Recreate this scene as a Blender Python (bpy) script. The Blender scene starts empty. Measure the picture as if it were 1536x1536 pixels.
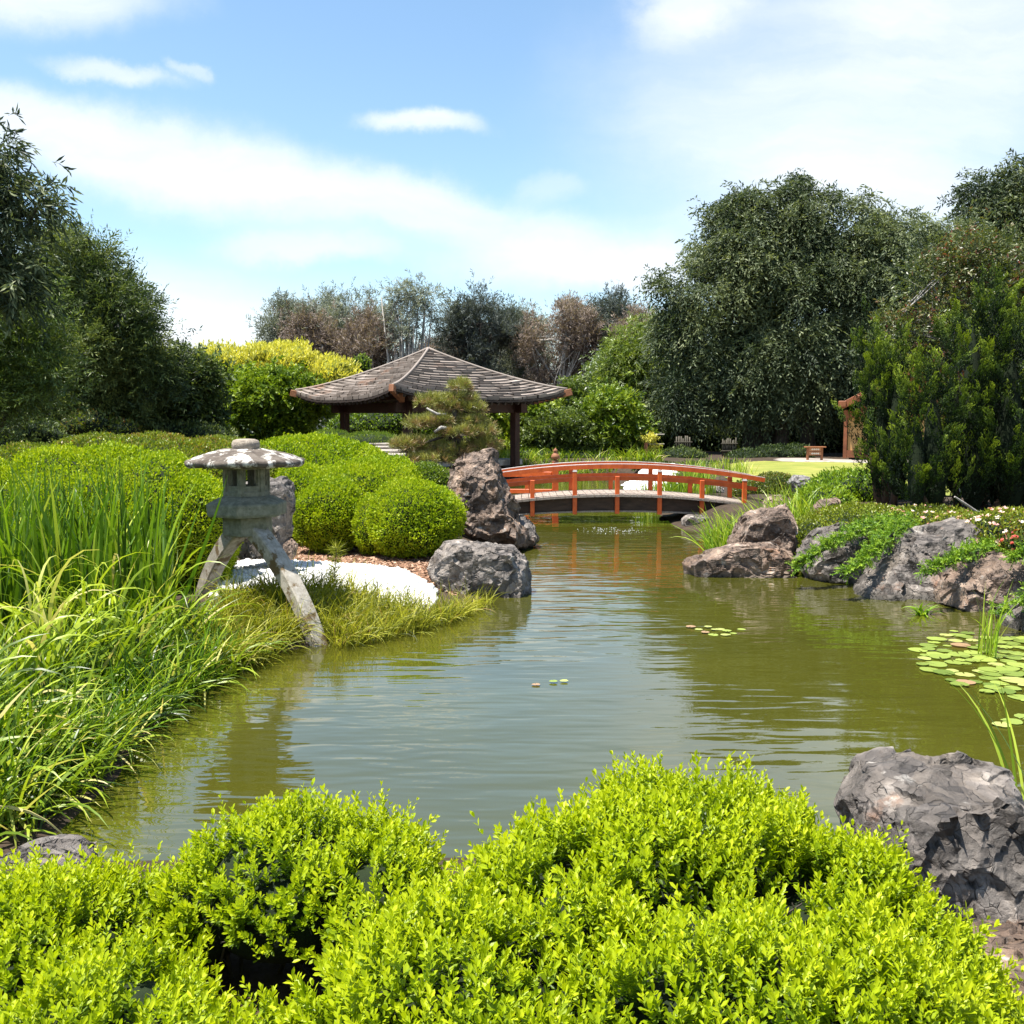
import bpy, bmesh, math, random
import numpy as np
from mathutils import Vector, Matrix

rng = np.random.default_rng(11)
random.seed(5)
scene = bpy.context.scene
COL = scene.collection

# ------------------------------------------------------------------ camera
CAM_H = 2.2
FPX = 1475.0                      # focal length in pixels of the 1536 px photograph
PITCH = math.radians(5.35)
cam_d = bpy.data.cameras.new("camera")
cam_d.sensor_width = 36.0
cam_d.lens = 36.0 * FPX / 1536.0
cam_d.clip_start = 0.05
cam_d.clip_end = 3000
cam = bpy.data.objects.new("camera", cam_d)
cam.location = (0, 0, CAM_H)
cam.rotation_euler = (math.radians(90) - PITCH, 0, 0)
COL.objects.link(cam)
scene.camera = cam

# ------------------------------------------------------------------ light
SUN_DIR = Vector((-0.30, -0.10, 0.95)).normalized()      # towards the sun
SUN_EL = math.asin(SUN_DIR.z)
SUN_AZ = math.atan2(SUN_DIR.x, SUN_DIR.y)
sun_d = bpy.data.lights.new("sun", 'SUN')
sun_d.energy = 4.6
sun_d.angle = math.radians(0.5)
sun_d.color = (1.0, 0.955, 0.88)
sun = bpy.data.objects.new("sun", sun_d)
sun.rotation_euler = SUN_DIR.to_track_quat('Z', 'Y').to_euler()
COL.objects.link(sun)

scene.view_settings.view_transform = 'Standard'
scene.view_settings.look = 'None'
scene.view_settings.gamma = 1.0
scene.view_settings.use_curve_mapping = False
scene.view_settings.exposure = 1.45
scene.render.engine = 'CYCLES'
scene.cycles.max_bounces = 6
scene.cycles.diffuse_bounces = 3
scene.cycles.glossy_bounces = 3
scene.cycles.transmission_bounces = 3
scene.cycles.transparent_max_bounces = 4
scene.cycles.sample_clamp_indirect = 6.0

def build_world():
    w = bpy.data.worlds.new("World")
    scene.world = w
    w.use_nodes = True
    nt = w.node_tree
    N, L = nt.nodes, nt.links
    N.clear()
    out = N.new("ShaderNodeOutputWorld")
    bg = N.new("ShaderNodeBackground")
    bg.inputs["Strength"].default_value = 0.13
    L.new(bg.outputs[0], out.inputs[0])
    sky = N.new("ShaderNodeTexSky")
    sky.sky_type = 'NISHITA'
    sky.sun_disc = False
    sky.sun_elevation = SUN_EL
    sky.sun_rotation = SUN_AZ
    sky.altitude = 50
    sky.air_density = 1.0
    sky.dust_density = 0.6
    sky.ozone_density = 1.6
    tc = N.new("ShaderNodeTexCoord")
    sep = N.new("ShaderNodeSeparateXYZ")
    L.new(tc.outputs["Generated"], sep.inputs[0])
    def math_(op, a, b=None, clamp=False):
        n = N.new("ShaderNodeMath"); n.operation = op; n.use_clamp = clamp
        for i, v in enumerate((a, b)):
            if v is None: continue
            if isinstance(v, (int, float)): n.inputs[i].default_value = v
            else: L.new(v, n.inputs[i])
        return n.outputs[0]
    ay = math_('MAXIMUM', math_('ABSOLUTE', sep.outputs[1]), 0.05)
    u = math_('DIVIDE', sep.outputs[0], ay)
    v = math_('DIVIDE', sep.outputs[2], ay)
    comb = N.new("ShaderNodeCombineXYZ")
    L.new(u, comb.inputs[0]); L.new(v, comb.inputs[1])
    # wispy distortion of the cloud plane
    ns = N.new("ShaderNodeTexNoise"); ns.inputs["Scale"].default_value = 4.0; ns.inputs["Detail"].default_value = 9; ns.inputs["Roughness"].default_value = .6
    L.new(comb.outputs[0], ns.inputs["Vector"])
    vs = N.new("ShaderNodeVectorMath"); vs.operation = 'SUBTRACT'
    L.new(ns.outputs["Color"], vs.inputs[0]); vs.inputs[1].default_value = (0.5, 0.5, 0.5)
    vm = N.new("ShaderNodeVectorMath"); vm.operation = 'MULTIPLY_ADD'
    L.new(vs.outputs[0], vm.inputs[0]); vm.inputs[1].default_value = (0.22, 0.10, 0); L.new(comb.outputs[0], vm.inputs[2])
    uv = vm.outputs[0]
    # cirrus patches: photo px centre, radii px, rotation deg, strength
    C = [(100, 20, 230, 75, 0, 1.0), (60, 10, 140, 60, 0, .5),
         (300, 268, 540, 78, -12, .9), (700, 338, 440, 52, -11, .9), (860, 395, 280, 48, 0, .95), (60, 195, 300, 55, -10, .7),
         (640, 208, 105, 24, -6, 1.0), (470, 378, 170, 30, -3, .75), (180, 138, 110, 22, -12, .6), (275, 140, 40, 14, -25, .4),
         (1250, 150, 480, 330, 15, .72), (1420, 60, 300, 250, 0, .75), (1010, 30, 110, 70, 30, .9), (1350, 300, 420, 110, -12, .8),
         (250, 480, 430, 120, -8, .95), (830, 300, 70, 24, 0, .35), (1050, 370, 240, 60, 0, .35),
         (-500, 200, 420, 160, -10, .7), (2000, 250, 500, 220, 10, .8), (768, 640, 2600, 130, 0, .3),
         (500, -500, 900, 120, -14, .6), (1300, -420, 700, 160, 12, .6), (-200, -900, 900, 200, -20, .5)]
    tot = None
    for (px, py, rx, ry, rot, s) in C:
        mp = N.new("ShaderNodeMapping"); mp.vector_type = 'TEXTURE'
        mp.inputs["Location"].default_value = ((px - 768) / FPX, (628 - py) / FPX, 0)
        mp.inputs["Rotation"].default_value = (0, 0, math.radians(rot))
        mp.inputs["Scale"].default_value = (rx / FPX, ry / FPX, 1)
        L.new(uv, mp.inputs["Vector"])
        ln = N.new("ShaderNodeVectorMath"); ln.operation = 'LENGTH'
        L.new(mp.outputs[0], ln.inputs[0])
        mr = N.new("ShaderNodeMapRange"); mr.interpolation_type = 'SMOOTHERSTEP'
        mr.inputs["From Min"].default_value = 0.15; mr.inputs["From Max"].default_value = 1.15
        mr.inputs["To Min"].default_value = s; mr.inputs["To Max"].default_value = 0
        L.new(ln.outputs[1], mr.inputs["Value"])
        if tot is None: tot = mr.outputs[0]
        else:  # screen
            a = math_('SUBTRACT', 1, tot); b = math_('SUBTRACT', 1, mr.outputs[0])
            tot = math_('SUBTRACT', 1, math_('MULTIPLY', a, b))
    # streaky texture
    mp = N.new("ShaderNodeMapping"); mp.inputs["Rotation"].default_value = (0, 0, math.radians(10)); mp.inputs["Scale"].default_value = (2.0, 9.0, 1)
    L.new(uv, mp.inputs["Vector"])
    n2 = N.new("ShaderNodeTexNoise"); n2.inputs["Scale"].default_value = 1.3; n2.inputs["Detail"].default_value = 8; n2.inputs["Roughness"].default_value = .6
    L.new(mp.outputs[0], n2.inputs["Vector"])
    st = N.new("ShaderNodeMapRange"); st.inputs["From Min"].default_value = .3; st.inputs["From Max"].default_value = .7
    st.inputs["To Min"].default_value = .5; st.inputs["To Max"].default_value = 1.05
    L.new(n2.outputs[0], st.inputs[0])
    m = math_('MULTIPLY', tot, st.outputs[0], True)
    mixs = N.new("ShaderNodeMix"); mixs.data_type = 'RGBA'
    mixs.blend_type = 'MIX'
    gam = N.new("ShaderNodeHueSaturation"); gam.inputs["Hue"].default_value = .492; gam.inputs["Saturation"].default_value = 1.03; gam.inputs["Value"].default_value = .66
    L.new(sky.outputs[0], gam.inputs["Color"])
    L.new(m, mixs.inputs[0]); L.new(gam.outputs[0], mixs.inputs[6]); mixs.inputs[7].default_value = (3.2, 3.3, 3.4, 1)
    L.new(mixs.outputs[2], bg.inputs[0])
build_world()

# ------------------------------------------------------------------ pixel <-> world helpers
cp, s_p = math.cos(PITCH), math.sin(PITCH)
def ray(px, py):
    a = (px - 768) / FPX; b = (768 - py) / FPX
    return Vector((a, cp + b * s_p, -s_p + b * cp))
def P(px, py, d):
    r = ray(px, py); return Vector((0, 0, CAM_H)) + r * (d / r.y)
def G(px, py, z=0.0):
    r = ray(px, py); return Vector((0, 0, CAM_H)) + r * ((z - CAM_H) / r.z)

# ------------------------------------------------------------------ numpy noise
def _h(ix, iy, iz, seed):
    h = (ix.astype(np.int64) * 374761393 + iy.astype(np.int64) * 668265263 + iz.astype(np.int64) * 2147483647 + seed * 144665) & 0xffffffff
    h = ((h ^ (h >> 13)) * 1274126177) & 0xffffffff
    h = (h ^ (h >> 16)) & 0xffff
    return h / 32767.5 - 1.0
def vnoise(p, seed=0):
    i = np.floor(p).astype(np.int64); f = p - i
    f = f * f * f * (f * (f * 6 - 15) + 10)
    r = 0
    for dx in (0, 1):
        wx = f[:, 0] if dx else 1 - f[:, 0]
        for dy in (0, 1):
            wy = f[:, 1] if dy else 1 - f[:, 1]
            for dz in (0, 1):
                wz = f[:, 2] if dz else 1 - f[:, 2]
                r = r + wx * wy * wz * _h(i[:, 0] + dx, i[:, 1] + dy, i[:, 2] + dz, seed)
    return r
def fbm(p, oct=4, seed=0, gain=.5):
    a, r = 1.0, 0
    for k in range(oct):
        r = r + a * vnoise(p * (2.03 ** k) + 17.3 * k, seed + k); a *= gain
    return r
def nrm(v):
    return v / np.maximum(np.linalg.norm(v, axis=-1, keepdims=True), 1e-9)
def rsph(n):
    return nrm(rng.normal(size=(n, 3)))

# ------------------------------------------------------------------ object helpers
def link(o, parent=None):
    COL.objects.link(o)
    if parent is not None: o.parent = parent
    return o
def tag(o, label=None, cat=None, group=None, kind=None):
    if label: o["label"] = label
    if cat: o["category"] = cat
    if group: o["group"] = group
    if kind: o["kind"] = kind
    return o
def thing(name, label, cat, loc=(0, 0, 0), group=None):
    o = bpy.data.objects.new(name, None)
    o.empty_display_size = .2
    o.location = loc
    COL.objects.link(o)
    return tag(o, label, cat, group)
def mesh_np(name, V, faces, mat, parent=None, smooth=False, tint=None, extra=None):
    """V (n,3) world coordinates; faces: list of (m,k) index arrays. Parented to an Empty: stored relative to it."""
    V = np.asarray(V, np.float32)
    if parent is not None:
        V = V - np.array(parent.location if parent.parent is None else (parent.location + parent.parent.location), np.float32)
    me = bpy.data.meshes.new(name)
    me.vertices.add(len(V)); me.vertices.foreach_set("co", V.ravel())
    loops, starts, s = [], [], 0
    for F in faces:
        F = np.asarray(F, np.int32)
        if len(F) == 0: continue
        k = F.shape[1]
        loops.append(F.ravel()); starts.append(s + np.arange(len(F), dtype=np.int32) * k); s += F.size
    loops = np.concatenate(loops); starts = np.concatenate(starts)
    me.loops.add(len(loops)); me.loops.foreach_set("vertex_index", loops)
    me.polygons.add(len(starts)); me.polygons.foreach_set("loop_start", starts)
    me.update(calc_edges=True)
    me.polygons.foreach_set("use_smooth", np.full(len(starts), smooth, bool))
    if tint is not None:
        at = me.attributes.new("tint", 'FLOAT', 'POINT'); at.data.foreach_set("value", np.asarray(tint, np.float32))
    me.materials.append(mat)
    return link(bpy.data.objects.new(name, me), parent)

class MB:
    """collects simple shapes into one mesh"""
    def __init__(s): s.V = []; s.F = []; s.n = 0
    def add(s, V, F):
        s.V.append(np.asarray(V, float).reshape(-1, 3)); s.F += [tuple(i + s.n for i in f) for f in F]; s.n += len(s.V[-1])
    def box(s, c, size, rz=0.0, bev=0.0, ax=None):
        hx, hy, hz = [q / 2 for q in size]
        b = min(bev, hx * .9, hy * .9, hz * .9)
        M = Matrix.Rotation(rz, 3, 'Z') if ax is None else ax
        V, F = [], []
        if b <= 0:
            V = [(x, y, z) for x in (-hx, hx) for y in (-hy, hy) for z in (-hz, hz)]
            F = [(0, 1, 3, 2), (4, 6, 7, 5), (0, 4, 5, 1), (2, 3, 7, 6), (0, 2, 6, 4), (1, 5, 7, 3)]
        else:
            ring = [(-hx + b, -hy), (hx - b, -hy), (hx, -hy + b), (hx, hy - b), (hx - b, hy), (-hx + b, hy), (-hx, hy - b), (-hx, -hy + b)]
            inn = [(x * (hx - b) / hx, y * (hy - b) / hy) for x, y in ring]
            for z, R in ((-hz, inn), (-hz + b, ring), (hz - b, ring), (hz, inn)): V += [(x, y, z) for x, y in R]
            for k in range(3):
                for i in range(8):
                    j = (i + 1) % 8; F.append((k * 8 + i, k * 8 + j, k * 8 + 8 + j, k * 8 + 8 + i))
            F.append(tuple(range(7, -1, -1))); F.append(tuple(range(24, 32)))
        c = Vector(c)
        s.add([tuple(M @ Vector(v) + c) for v in V], F); return s
    def bar(s, a, b, w, h, bev=0.0):
        a, b = Vector(a), Vector(b); d = (b - a); l = d.length; d.normalize()
        side = d.cross(Vector((0, 0, 1)))
        if side.length < 1e-4: side = Vector((1, 0, 0))
        side.normalize(); up = side.cross(d)
        M = Matrix((side, d, up)).transposed()
        return s.box((a + b) / 2, (w, l, h), bev=bev, ax=M)
    def tube(s, pts, rads, seg=8, cap=True):
        pts = [Vector(p) for p in pts]; n = len(pts)
        t0 = (pts[1] - pts[0]).normalized(); u = t0.orthogonal().normalized()
        V = []
        for i in range(n):
            t = (pts[min(i + 1, n - 1)] - pts[max(i - 1, 0)]).normalized()
            u = (u - t * u.dot(t)).normalized(); w = t.cross(u)
            for k in range(seg):
                a = 2 * math.pi * k / seg
                V.append(tuple(pts[i] + (u * math.cos(a) + w * math.sin(a)) * rads[i]))
        F = [(i * seg + k, i * seg + (k + 1) % seg, (i + 1) * seg + (k + 1) % seg, (i + 1) * seg + k) for i in range(n - 1) for k in range(seg)]
        if cap: F.append(tuple(range((n - 1) * seg, n * seg))); F.append(tuple(range(seg - 1, -1, -1)))
        s.add(V, F); return s
    def lathe(s, prof, c, seg=24, rot=0.0, hexness=0.0):
        """prof: (radius, z) from the bottom up; closed at both ends"""
        V = []
        for r, z in prof:
            for k in range(seg):
                a = 2 * math.pi * k / seg + rot
                q = 1.0
                if hexness:
                    am = (2 * math.pi * k / seg + math.pi / 6) % (math.pi / 3) - math.pi / 6
                    hx = math.cos(math.pi / 6) / math.cos(math.pi / 6 - abs(am))
                    q = 1 - hexness + hexness * hx
                V.append((c[0] + r * q * math.cos(a), c[1] + r * q * math.sin(a), c[2] + z))
        n = len(prof)
        F = [(i * seg + k, i * seg + (k + 1) % seg, (i + 1) * seg + (k + 1) % seg, (i + 1) * seg + k) for i in range(n - 1) for k in range(seg)]
        F.append(tuple(range((n - 1) * seg, n * seg))); F.append(tuple(range(seg - 1, -1, -1)))
        s.add(V, F); return s
    def build(s, name, mat, parent=None, smooth=False):
        V = np.concatenate(s.V)
        if parent is not None:
            V = V - np.array(parent.location if parent.parent is None else (parent.location + parent.parent.location))
        me = bpy.data.meshes.new(name)
        me.from_pydata(V.tolist(), [], s.F); me.update()
        if smooth: me.polygons.foreach_set("use_smooth", np.ones(len(me.polygons), bool))
        me.materials.append(mat)
        return link(bpy.data.objects.new(name, me), parent)

# ------------------------------------------------------------------ materials
def new_mat(name):
    m = bpy.data.materials.new(name); m.use_nodes = True
    nt = m.node_tree; nt.nodes.clear()
    out = nt.nodes.new("ShaderNodeOutputMaterial")
    return m, nt, nt.nodes, nt.links, out
def ramp(N, stops, interp='LINEAR'):
    r = N.new("ShaderNodeValToRGB"); r.color_ramp.interpolation = interp
    e = r.color_ramp.elements
    while len(e) < len(stops): e.new(.5)
    for q, (p, c) in zip(e, stops): q.position = p; q.color = (*c, 1)
    return r
def leaf_mat(name, stops, trans=0.35, rough=0.42, spec=0.5, tboost=1.5):
    m, nt, N, L, out = new_mat(name)
    at = N.new("ShaderNodeAttribute"); at.attribute_name = "tint"
    r = ramp(N, stops); L.new(at.outputs["Fac"], r.inputs[0])
    p = N.new("ShaderNodeBsdfPrincipled"); p.inputs["Roughness"].default_value = rough
    p.inputs["Specular IOR Level"].default_value = spec
    L.new(r.outputs[0], p.inputs["Base Color"])
    t = N.new("ShaderNodeBsdfTranslucent")
    hs = N.new("ShaderNodeMix"); hs.data_type = 'RGBA'; hs.blend_type = 'MULTIPLY'; hs.inputs[0].default_value = 1
    L.new(r.outputs[0], hs.inputs[6]); hs.inputs[7].default_value = (tboost, tboost, tboost * .5, 1)
    L.new(hs.outputs[2], t.inputs[0])
    mx = N.new("ShaderNodeMixShader"); mx.inputs[0].default_value = trans
    L.new(p.outputs[0], mx.inputs[1]); L.new(t.outputs[0], mx.inputs[2]); L.new(mx.outputs[0], out.inputs[0])
    return m
def noise_mat(name, stops, scale=4.0, rough=.8, bump=.3, bscale=None, detail=8, stretch=(1, 1, 1), spec=.3, bdist=.02, second=None):
    m, nt, N, L, out = new_mat(name)
    tc = N.new("ShaderNodeTexCoord"); mp = N.new("ShaderNodeMapping"); mp.inputs["Scale"].default_value = stretch
    L.new(tc.outputs["Object"], mp.inputs[0])
    n = N.new("ShaderNodeTexNoise"); n.inputs["Scale"].default_value = scale; n.inputs["Detail"].default_value = detail; n.inputs["Roughness"].default_value = .62
    L.new(mp.outputs[0], n.inputs["Vector"])
    r = ramp(N, stops); L.new(n.outputs[0], r.inputs[0])
    p = N.new("ShaderNodeBsdfPrincipled"); p.inputs["Roughness"].default_value = rough; p.inputs["Specular IOR Level"].default_value = spec
    colr = r.outputs[0]
    if second:      # (scale, lo, hi, colour): patches of a second colour (lichen, moss, stains)
        for (sc, lo, hi, c) in second:
            n2 = N.new("ShaderNodeTexNoise"); n2.inputs["Scale"].default_value = sc; n2.inputs["Detail"].default_value = 7; n2.inputs["Roughness"].default_value = .65
            L.new(tc.outputs["Object"], n2.inputs["Vector"])
            mr = N.new("ShaderNodeMapRange"); mr.inputs[1].default_value = lo; mr.inputs[2].default_value = hi; L.new(n2.outputs[0], mr.inputs[0])
            mx = N.new("ShaderNodeMix"); mx.data_type = 'RGBA'; L.new(mr.outputs[0], mx.inputs[0]); L.new(colr, mx.inputs[6]); mx.inputs[7].default_value = (*c, 1)
            colr = mx.outputs[2]
    L.new(colr, p.inputs["Base Color"])
    if bump:
        b = N.new("ShaderNodeBump"); b.inputs["Strength"].default_value = bump; b.inputs["Distance"].default_value = bdist
        nb = N.new("ShaderNodeTexNoise"); nb.inputs["Scale"].default_value = bscale or scale * 6; nb.inputs["Detail"].default_value = 8; nb.inputs["Roughness"].default_value = .65
        L.new(mp.outputs[0], nb.inputs["Vector"]); L.new(nb.outputs[0], b.inputs["Height"]); L.new(b.outputs[0], p.inputs["Normal"])
    L.new(p.outputs[0], out.inputs[0])
    return m

M = {}
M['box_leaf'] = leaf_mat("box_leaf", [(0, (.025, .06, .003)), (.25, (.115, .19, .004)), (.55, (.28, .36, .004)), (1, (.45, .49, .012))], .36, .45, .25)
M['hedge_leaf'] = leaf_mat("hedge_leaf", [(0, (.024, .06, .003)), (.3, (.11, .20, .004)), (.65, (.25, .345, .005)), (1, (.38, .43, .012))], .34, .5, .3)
M['bronze_leaf'] = leaf_mat("bronze_leaf", [(0, (.03, .06, .006)), (.35, (.11, .16, .01)), (.7, (.20, .25, .015)), (1, (.24, .15, .03))], .3)
M['red_azalea_leaf'] = leaf_mat("red_azalea_leaf", [(0, (.03, .05, .006)), (.45, (.09, .13, .012)), (.7, (.15, .16, .02)), (1, (.22, .08, .035))], .3)
M['low_azalea_leaf'] = leaf_mat("low_azalea_leaf", [(0, (.05, .07, .006)), (.4, (.13, .17, .01)), (.85, (.24, .28, .015)), (1, (.20, .10, .02))], .3)
M['shrub_leaf'] = leaf_mat("shrub_leaf", [(0, (.02, .06, .006)), (.4, (.09, .18, .010)), (1, (.25, .34, .02))], .3, .4, .35)
M['camellia_leaf'] = leaf_mat("camellia_leaf", [(0, (.018, .045, .005)), (.4, (.085, .145, .010)), (1, (.25, .33, .02))], .3, .45, .3)
M['dark_leaf'] = leaf_mat("dark_leaf", [(0, (.014, .026, .010)), (.35, (.045, .075, .02)), (.7, (.115, .15, .04)), (1, (.20, .23, .06))], .27, .5, .3)
M['willow_leaf'] = leaf_mat("willow_leaf", [(0, (.012, .024, .012)), (.35, (.042, .064, .03)), (.7, (.13, .16, .075)), (1, (.24, .27, .13))], .27, .55, .3)
M['feather_leaf'] = leaf_mat("feather_leaf", [(0, (.024, .05, .01)), (.4, (.085, .135, .018)), (1, (.22, .275, .045))], .3)
M['gold_leaf'] = leaf_mat("gold_leaf", [(0, (.16, .17, .015)), (.35, (.42, .41, .035)), (1, (.62, .57, .10))], .3)
M['lime_leaf'] = leaf_mat("lime_leaf", [(0, (.028, .06, .006)), (.4, (.09, .155, .010)), (1, (.27, .33, .025))], .3)
M['olive_leaf'] = leaf_mat("olive_leaf", [(0, (.03, .05, .01)), (.5, (.09, .13, .02)), (1, (.19, .24, .04))], .3)
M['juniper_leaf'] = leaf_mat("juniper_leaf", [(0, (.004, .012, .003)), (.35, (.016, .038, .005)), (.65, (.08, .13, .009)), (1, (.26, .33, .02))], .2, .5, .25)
M['creeping_leaf'] = leaf_mat("creeping_leaf", [(0, (.03, .08, .006)), (.4, (.10, .2, .01)), (1, (.24, .35, .025))], .28, .5, .3)
M['pine_needle'] = leaf_mat("pine_needle", [(0, (.07, .07, .025)), (.45, (.19, .205, .045)), (.88, (.36, .35, .10)), (1, (.26, .15, .09))], .2)
M['grey_leaf'] = leaf_mat("grey_leaf", [(0, (.08, .095, .075)), (.5, (.18, .20, .16)), (1, (.33, .35, .28))], .2, .6, .3)
M['brown_leaf'] = leaf_mat("brown_leaf", [(0, (.09, .066, .055)), (.5, (.205, .155, .128)), (1, (.33, .27, .22))], .2, .6, .3)
M['casuarina_leaf'] = leaf_mat("casuarina_leaf", [(0, (.03, .04, .038)), (.5, (.07, .085, .075)), (1, (.14, .155, .12))], .2, .55, .3)
M['crape_leaf'] = leaf_mat("crape_leaf", [(0, (.015, .03, .012)), (.4, (.06, .085, .02)), (.75, (.12, .14, .035)), (.88, (.15, .10, .04)), (1, (.20, .055, .04))], .28)
M['reed'] = leaf_mat("reed", [(0, (.02, .05, .004)), (.4, (.07, .15, .006)), (.8, (.2, .31, .015)), (1, (.40, .46, .06))], .32, .4, .35)
M['reed_yellow'] = leaf_mat("reed_yellow", [(0, (.04, .08, .005)), (.4, (.15, .23, .010)), (.8, (.35, .43, .03)), (1, (.52, .45, .18))], .32, .4, .35)
M['sedge'] = leaf_mat("sedge", [(0, (.03, .045, .005)), (.35, (.13, .15, .01)), (.7, (.28, .29, .015)), (.93, (.42, .40, .05)), (1, (.34, .22, .09))], .26, .5, .3)
M['petal'] = leaf_mat("petal", [(0, (.62, .22, .2)), (.5, (.75, .45, .42)), (1, (.8, .68, .62))], .3, .5)
M['red_petal'] = leaf_mat("red_petal", [(0, (.45, .05, .03)), (1, (.6, .14, .1))], .3, .5)
M['lily'] = leaf_mat("lily", [(0, (.11, .16, .022)), (.6, (.25, .31, .055)), (.9, (.36, .38, .12)), (1, (.30, .19, .10))], .1, .4)
M['twig_dark'] = noise_mat("twig_dark", [(.3, (.006, .008, .003)), (.7, (.014, .015, .006))], 12, .9, .4)
M['core_green'] = noise_mat("core_green", [(.3, (.004, .009, .002)), (.7, (.010, .02, .004))], 9, .9, .5)  # near-black green: shade inside the foliage put into the colour
M['core_gold'] = noise_mat("core_gold", [(.3, (.10, .12, .015)), (.7, (.22, .24, .03))], 9, .9, .5)
M['bark'] = noise_mat("bark", [(.3, (.035, .028, .022)), (.7, (.10, .085, .07))], 6, .9, .6, stretch=(3, 3, .6))
M['bark_pale'] = noise_mat("bark_pale", [(.3, (.25, .23, .2)), (.7, (.45, .42, .38))], 6, .85, .4, stretch=(3, 3, .6))
M['bark_red'] = noise_mat("bark_red", [(.3, (.06, .035, .025)), (.7, (.16, .10, .07))], 6, .9, .6, stretch=(3, 3, .6))

def rock_mat(name, dark, mid, light, rust=(.16, .075, .035), rust_at=(.56, .66), lichen=(.34, .315, .28), lich_at=(.60, .68), cells=4.5):
    m, nt, N, L, out = new_mat(name)
    tc = N.new("ShaderNodeTexCoord")
    def noise(sc, det=9, rg=.65, vec=None):
        n = N.new("ShaderNodeTexNoise"); n.inputs["Scale"].default_value = sc; n.inputs["Detail"].default_value = det; n.inputs["Roughness"].default_value = rg
        L.new(vec or tc.outputs["Object"], n.inputs["Vector"]); return n
    n1 = noise(3.2)
    r = ramp(N, [(.28, dark), (.5, mid), (.72, light)]); L.new(n1.outputs[0], r.inputs[0])
    col = r.outputs[0]
    at = N.new("ShaderNodeAttribute"); at.attribute_name = "tint"
    mxa = N.new("ShaderNodeMix"); mxa.data_type = 'RGBA'; mxa.blend_type = 'MULTIPLY'; mxa.inputs[0].default_value = 1
    ra = ramp(N, [(0, (.22, .2, .19)), (.35, (.75, .74, .74)), (.7, (1, 1, 1)), (1, (1.0, .96, .9))]); L.new(at.outputs["Fac"], ra.inputs[0])
    L.new(col, mxa.inputs[6]); L.new(ra.outputs[0], mxa.inputs[7]); col = mxa.outputs[2]
    for (sc, lo, hi, c, amt) in ((1.7, rust_at[0], rust_at[1], rust, .75), (7.0, lich_at[0], lich_at[1], lichen, .8)):
        n2 = noise(sc, 8)
        mr = N.new("ShaderNodeMapRange"); mr.inputs[1].default_value = lo; mr.inputs[2].default_value = hi; mr.inputs[4].default_value = amt
        L.new(n2.outputs[0], mr.inputs[0])
        mx = N.new("ShaderNodeMix"); mx.data_type = 'RGBA'; L.new(mr.outputs[0], mx.inputs[0]); L.new(col, mx.inputs[6]); mx.inputs[7].default_value = (*c, 1)
        col = mx.outputs[2]
    p = N.new("ShaderNodeBsdfPrincipled"); p.inputs["Specular IOR Level"].default_value = .45
    L.new(col, p.inputs["Base Color"])
    rr = N.new("ShaderNodeMapRange"); rr.inputs[3].default_value = .42; rr.inputs[4].default_value = .8; L.new(n1.outputs[0], rr.inputs[0]); L.new(rr.outputs[0], p.inputs["Roughness"])
    def mth(op, a, b_):
        q = N.new("ShaderNodeMath"); q.operation = op
        for k_, v_ in enumerate((a, b_)):
            if isinstance(v_, (int, float)): q.inputs[k_].default_value = v_
            else: L.new(v_, q.inputs[k_])
        return q.outputs[0]
    # distorted coordinates, fracture cells with their own tilt, cracks between them
    nd = noise(2.6, 4, .55)
    vs = N.new("ShaderNodeVectorMath"); vs.operation = 'MULTIPLY_ADD'; L.new(nd.outputs["Color"], vs.inputs[0]); vs.inputs[1].default_value = (.34, .34, .34); L.new(tc.outputs["Object"], vs.inputs[2])
    hsum = None
    for (sc, tilt, cw, cd) in ((cells, .20, .035, 1.0), (cells * 2.7, .20, .03, .5)):
        vo = N.new("ShaderNodeTexVoronoi"); vo.inputs["Scale"].default_value = sc; L.new(vs.outputs[0], vo.inputs["Vector"])
        df = N.new("ShaderNodeVectorMath"); df.operation = 'SUBTRACT'; L.new(vs.outputs[0], df.inputs[0]); L.new(vo.outputs["Position"], df.inputs[1])
        cc = N.new("ShaderNodeVectorMath"); cc.operation = 'SUBTRACT'; L.new(vo.outputs["Color"], cc.inputs[0]); cc.inputs[1].default_value = (.5, .5, .5)
        dt = N.new("ShaderNodeVectorMath"); dt.operation = 'DOT_PRODUCT'; L.new(df.outputs[0], dt.inputs[0]); L.new(cc.outputs[0], dt.inputs[1])
        ve = N.new("ShaderNodeTexVoronoi"); ve.feature = 'DISTANCE_TO_EDGE'; ve.inputs["Scale"].default_value = sc; L.new(vs.outputs[0], ve.inputs["Vector"])
        cr = N.new("ShaderNodeMapRange"); cr.inputs[1].default_value = 0; cr.inputs[2].default_value = cw; cr.inputs[3].default_value = 1; cr.inputs[4].default_value = 0; L.new(ve.outputs["Distance"], cr.inputs[0])
        # only part of the cracks are open
        nk = noise(3.7 + sc, 2); om = N.new("ShaderNodeMapRange"); om.inputs[1].default_value = .45; om.inputs[2].default_value = .6; L.new(nk.outputs[0], om.inputs[0])
        ck = mth('MULTIPLY', cr.outputs[0], om.outputs[0])
        h = mth('SUBTRACT', mth('MULTIPLY', dt.outputs["Value"], tilt * 3.4), mth('MULTIPLY', ck, .016 * cd))
        hsum = h if hsum is None else mth('ADD', hsum, h)
        mx = N.new("ShaderNodeMix"); mx.data_type = 'RGBA'; L.new(mth('MULTIPLY', ck, .7 * cd), mx.inputs[0]); L.new(col, mx.inputs[6]); mx.inputs[7].default_value = (.02, .015, .012, 1); col = mx.outputs[2]
        sx = N.new("ShaderNodeSeparateXYZ"); L.new(vo.outputs["Color"], sx.inputs[0])
        tv = N.new("ShaderNodeMapRange"); tv.inputs[3].default_value = .72; tv.inputs[4].default_value = 1.28; L.new(sx.outputs[0], tv.inputs[0])
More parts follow.
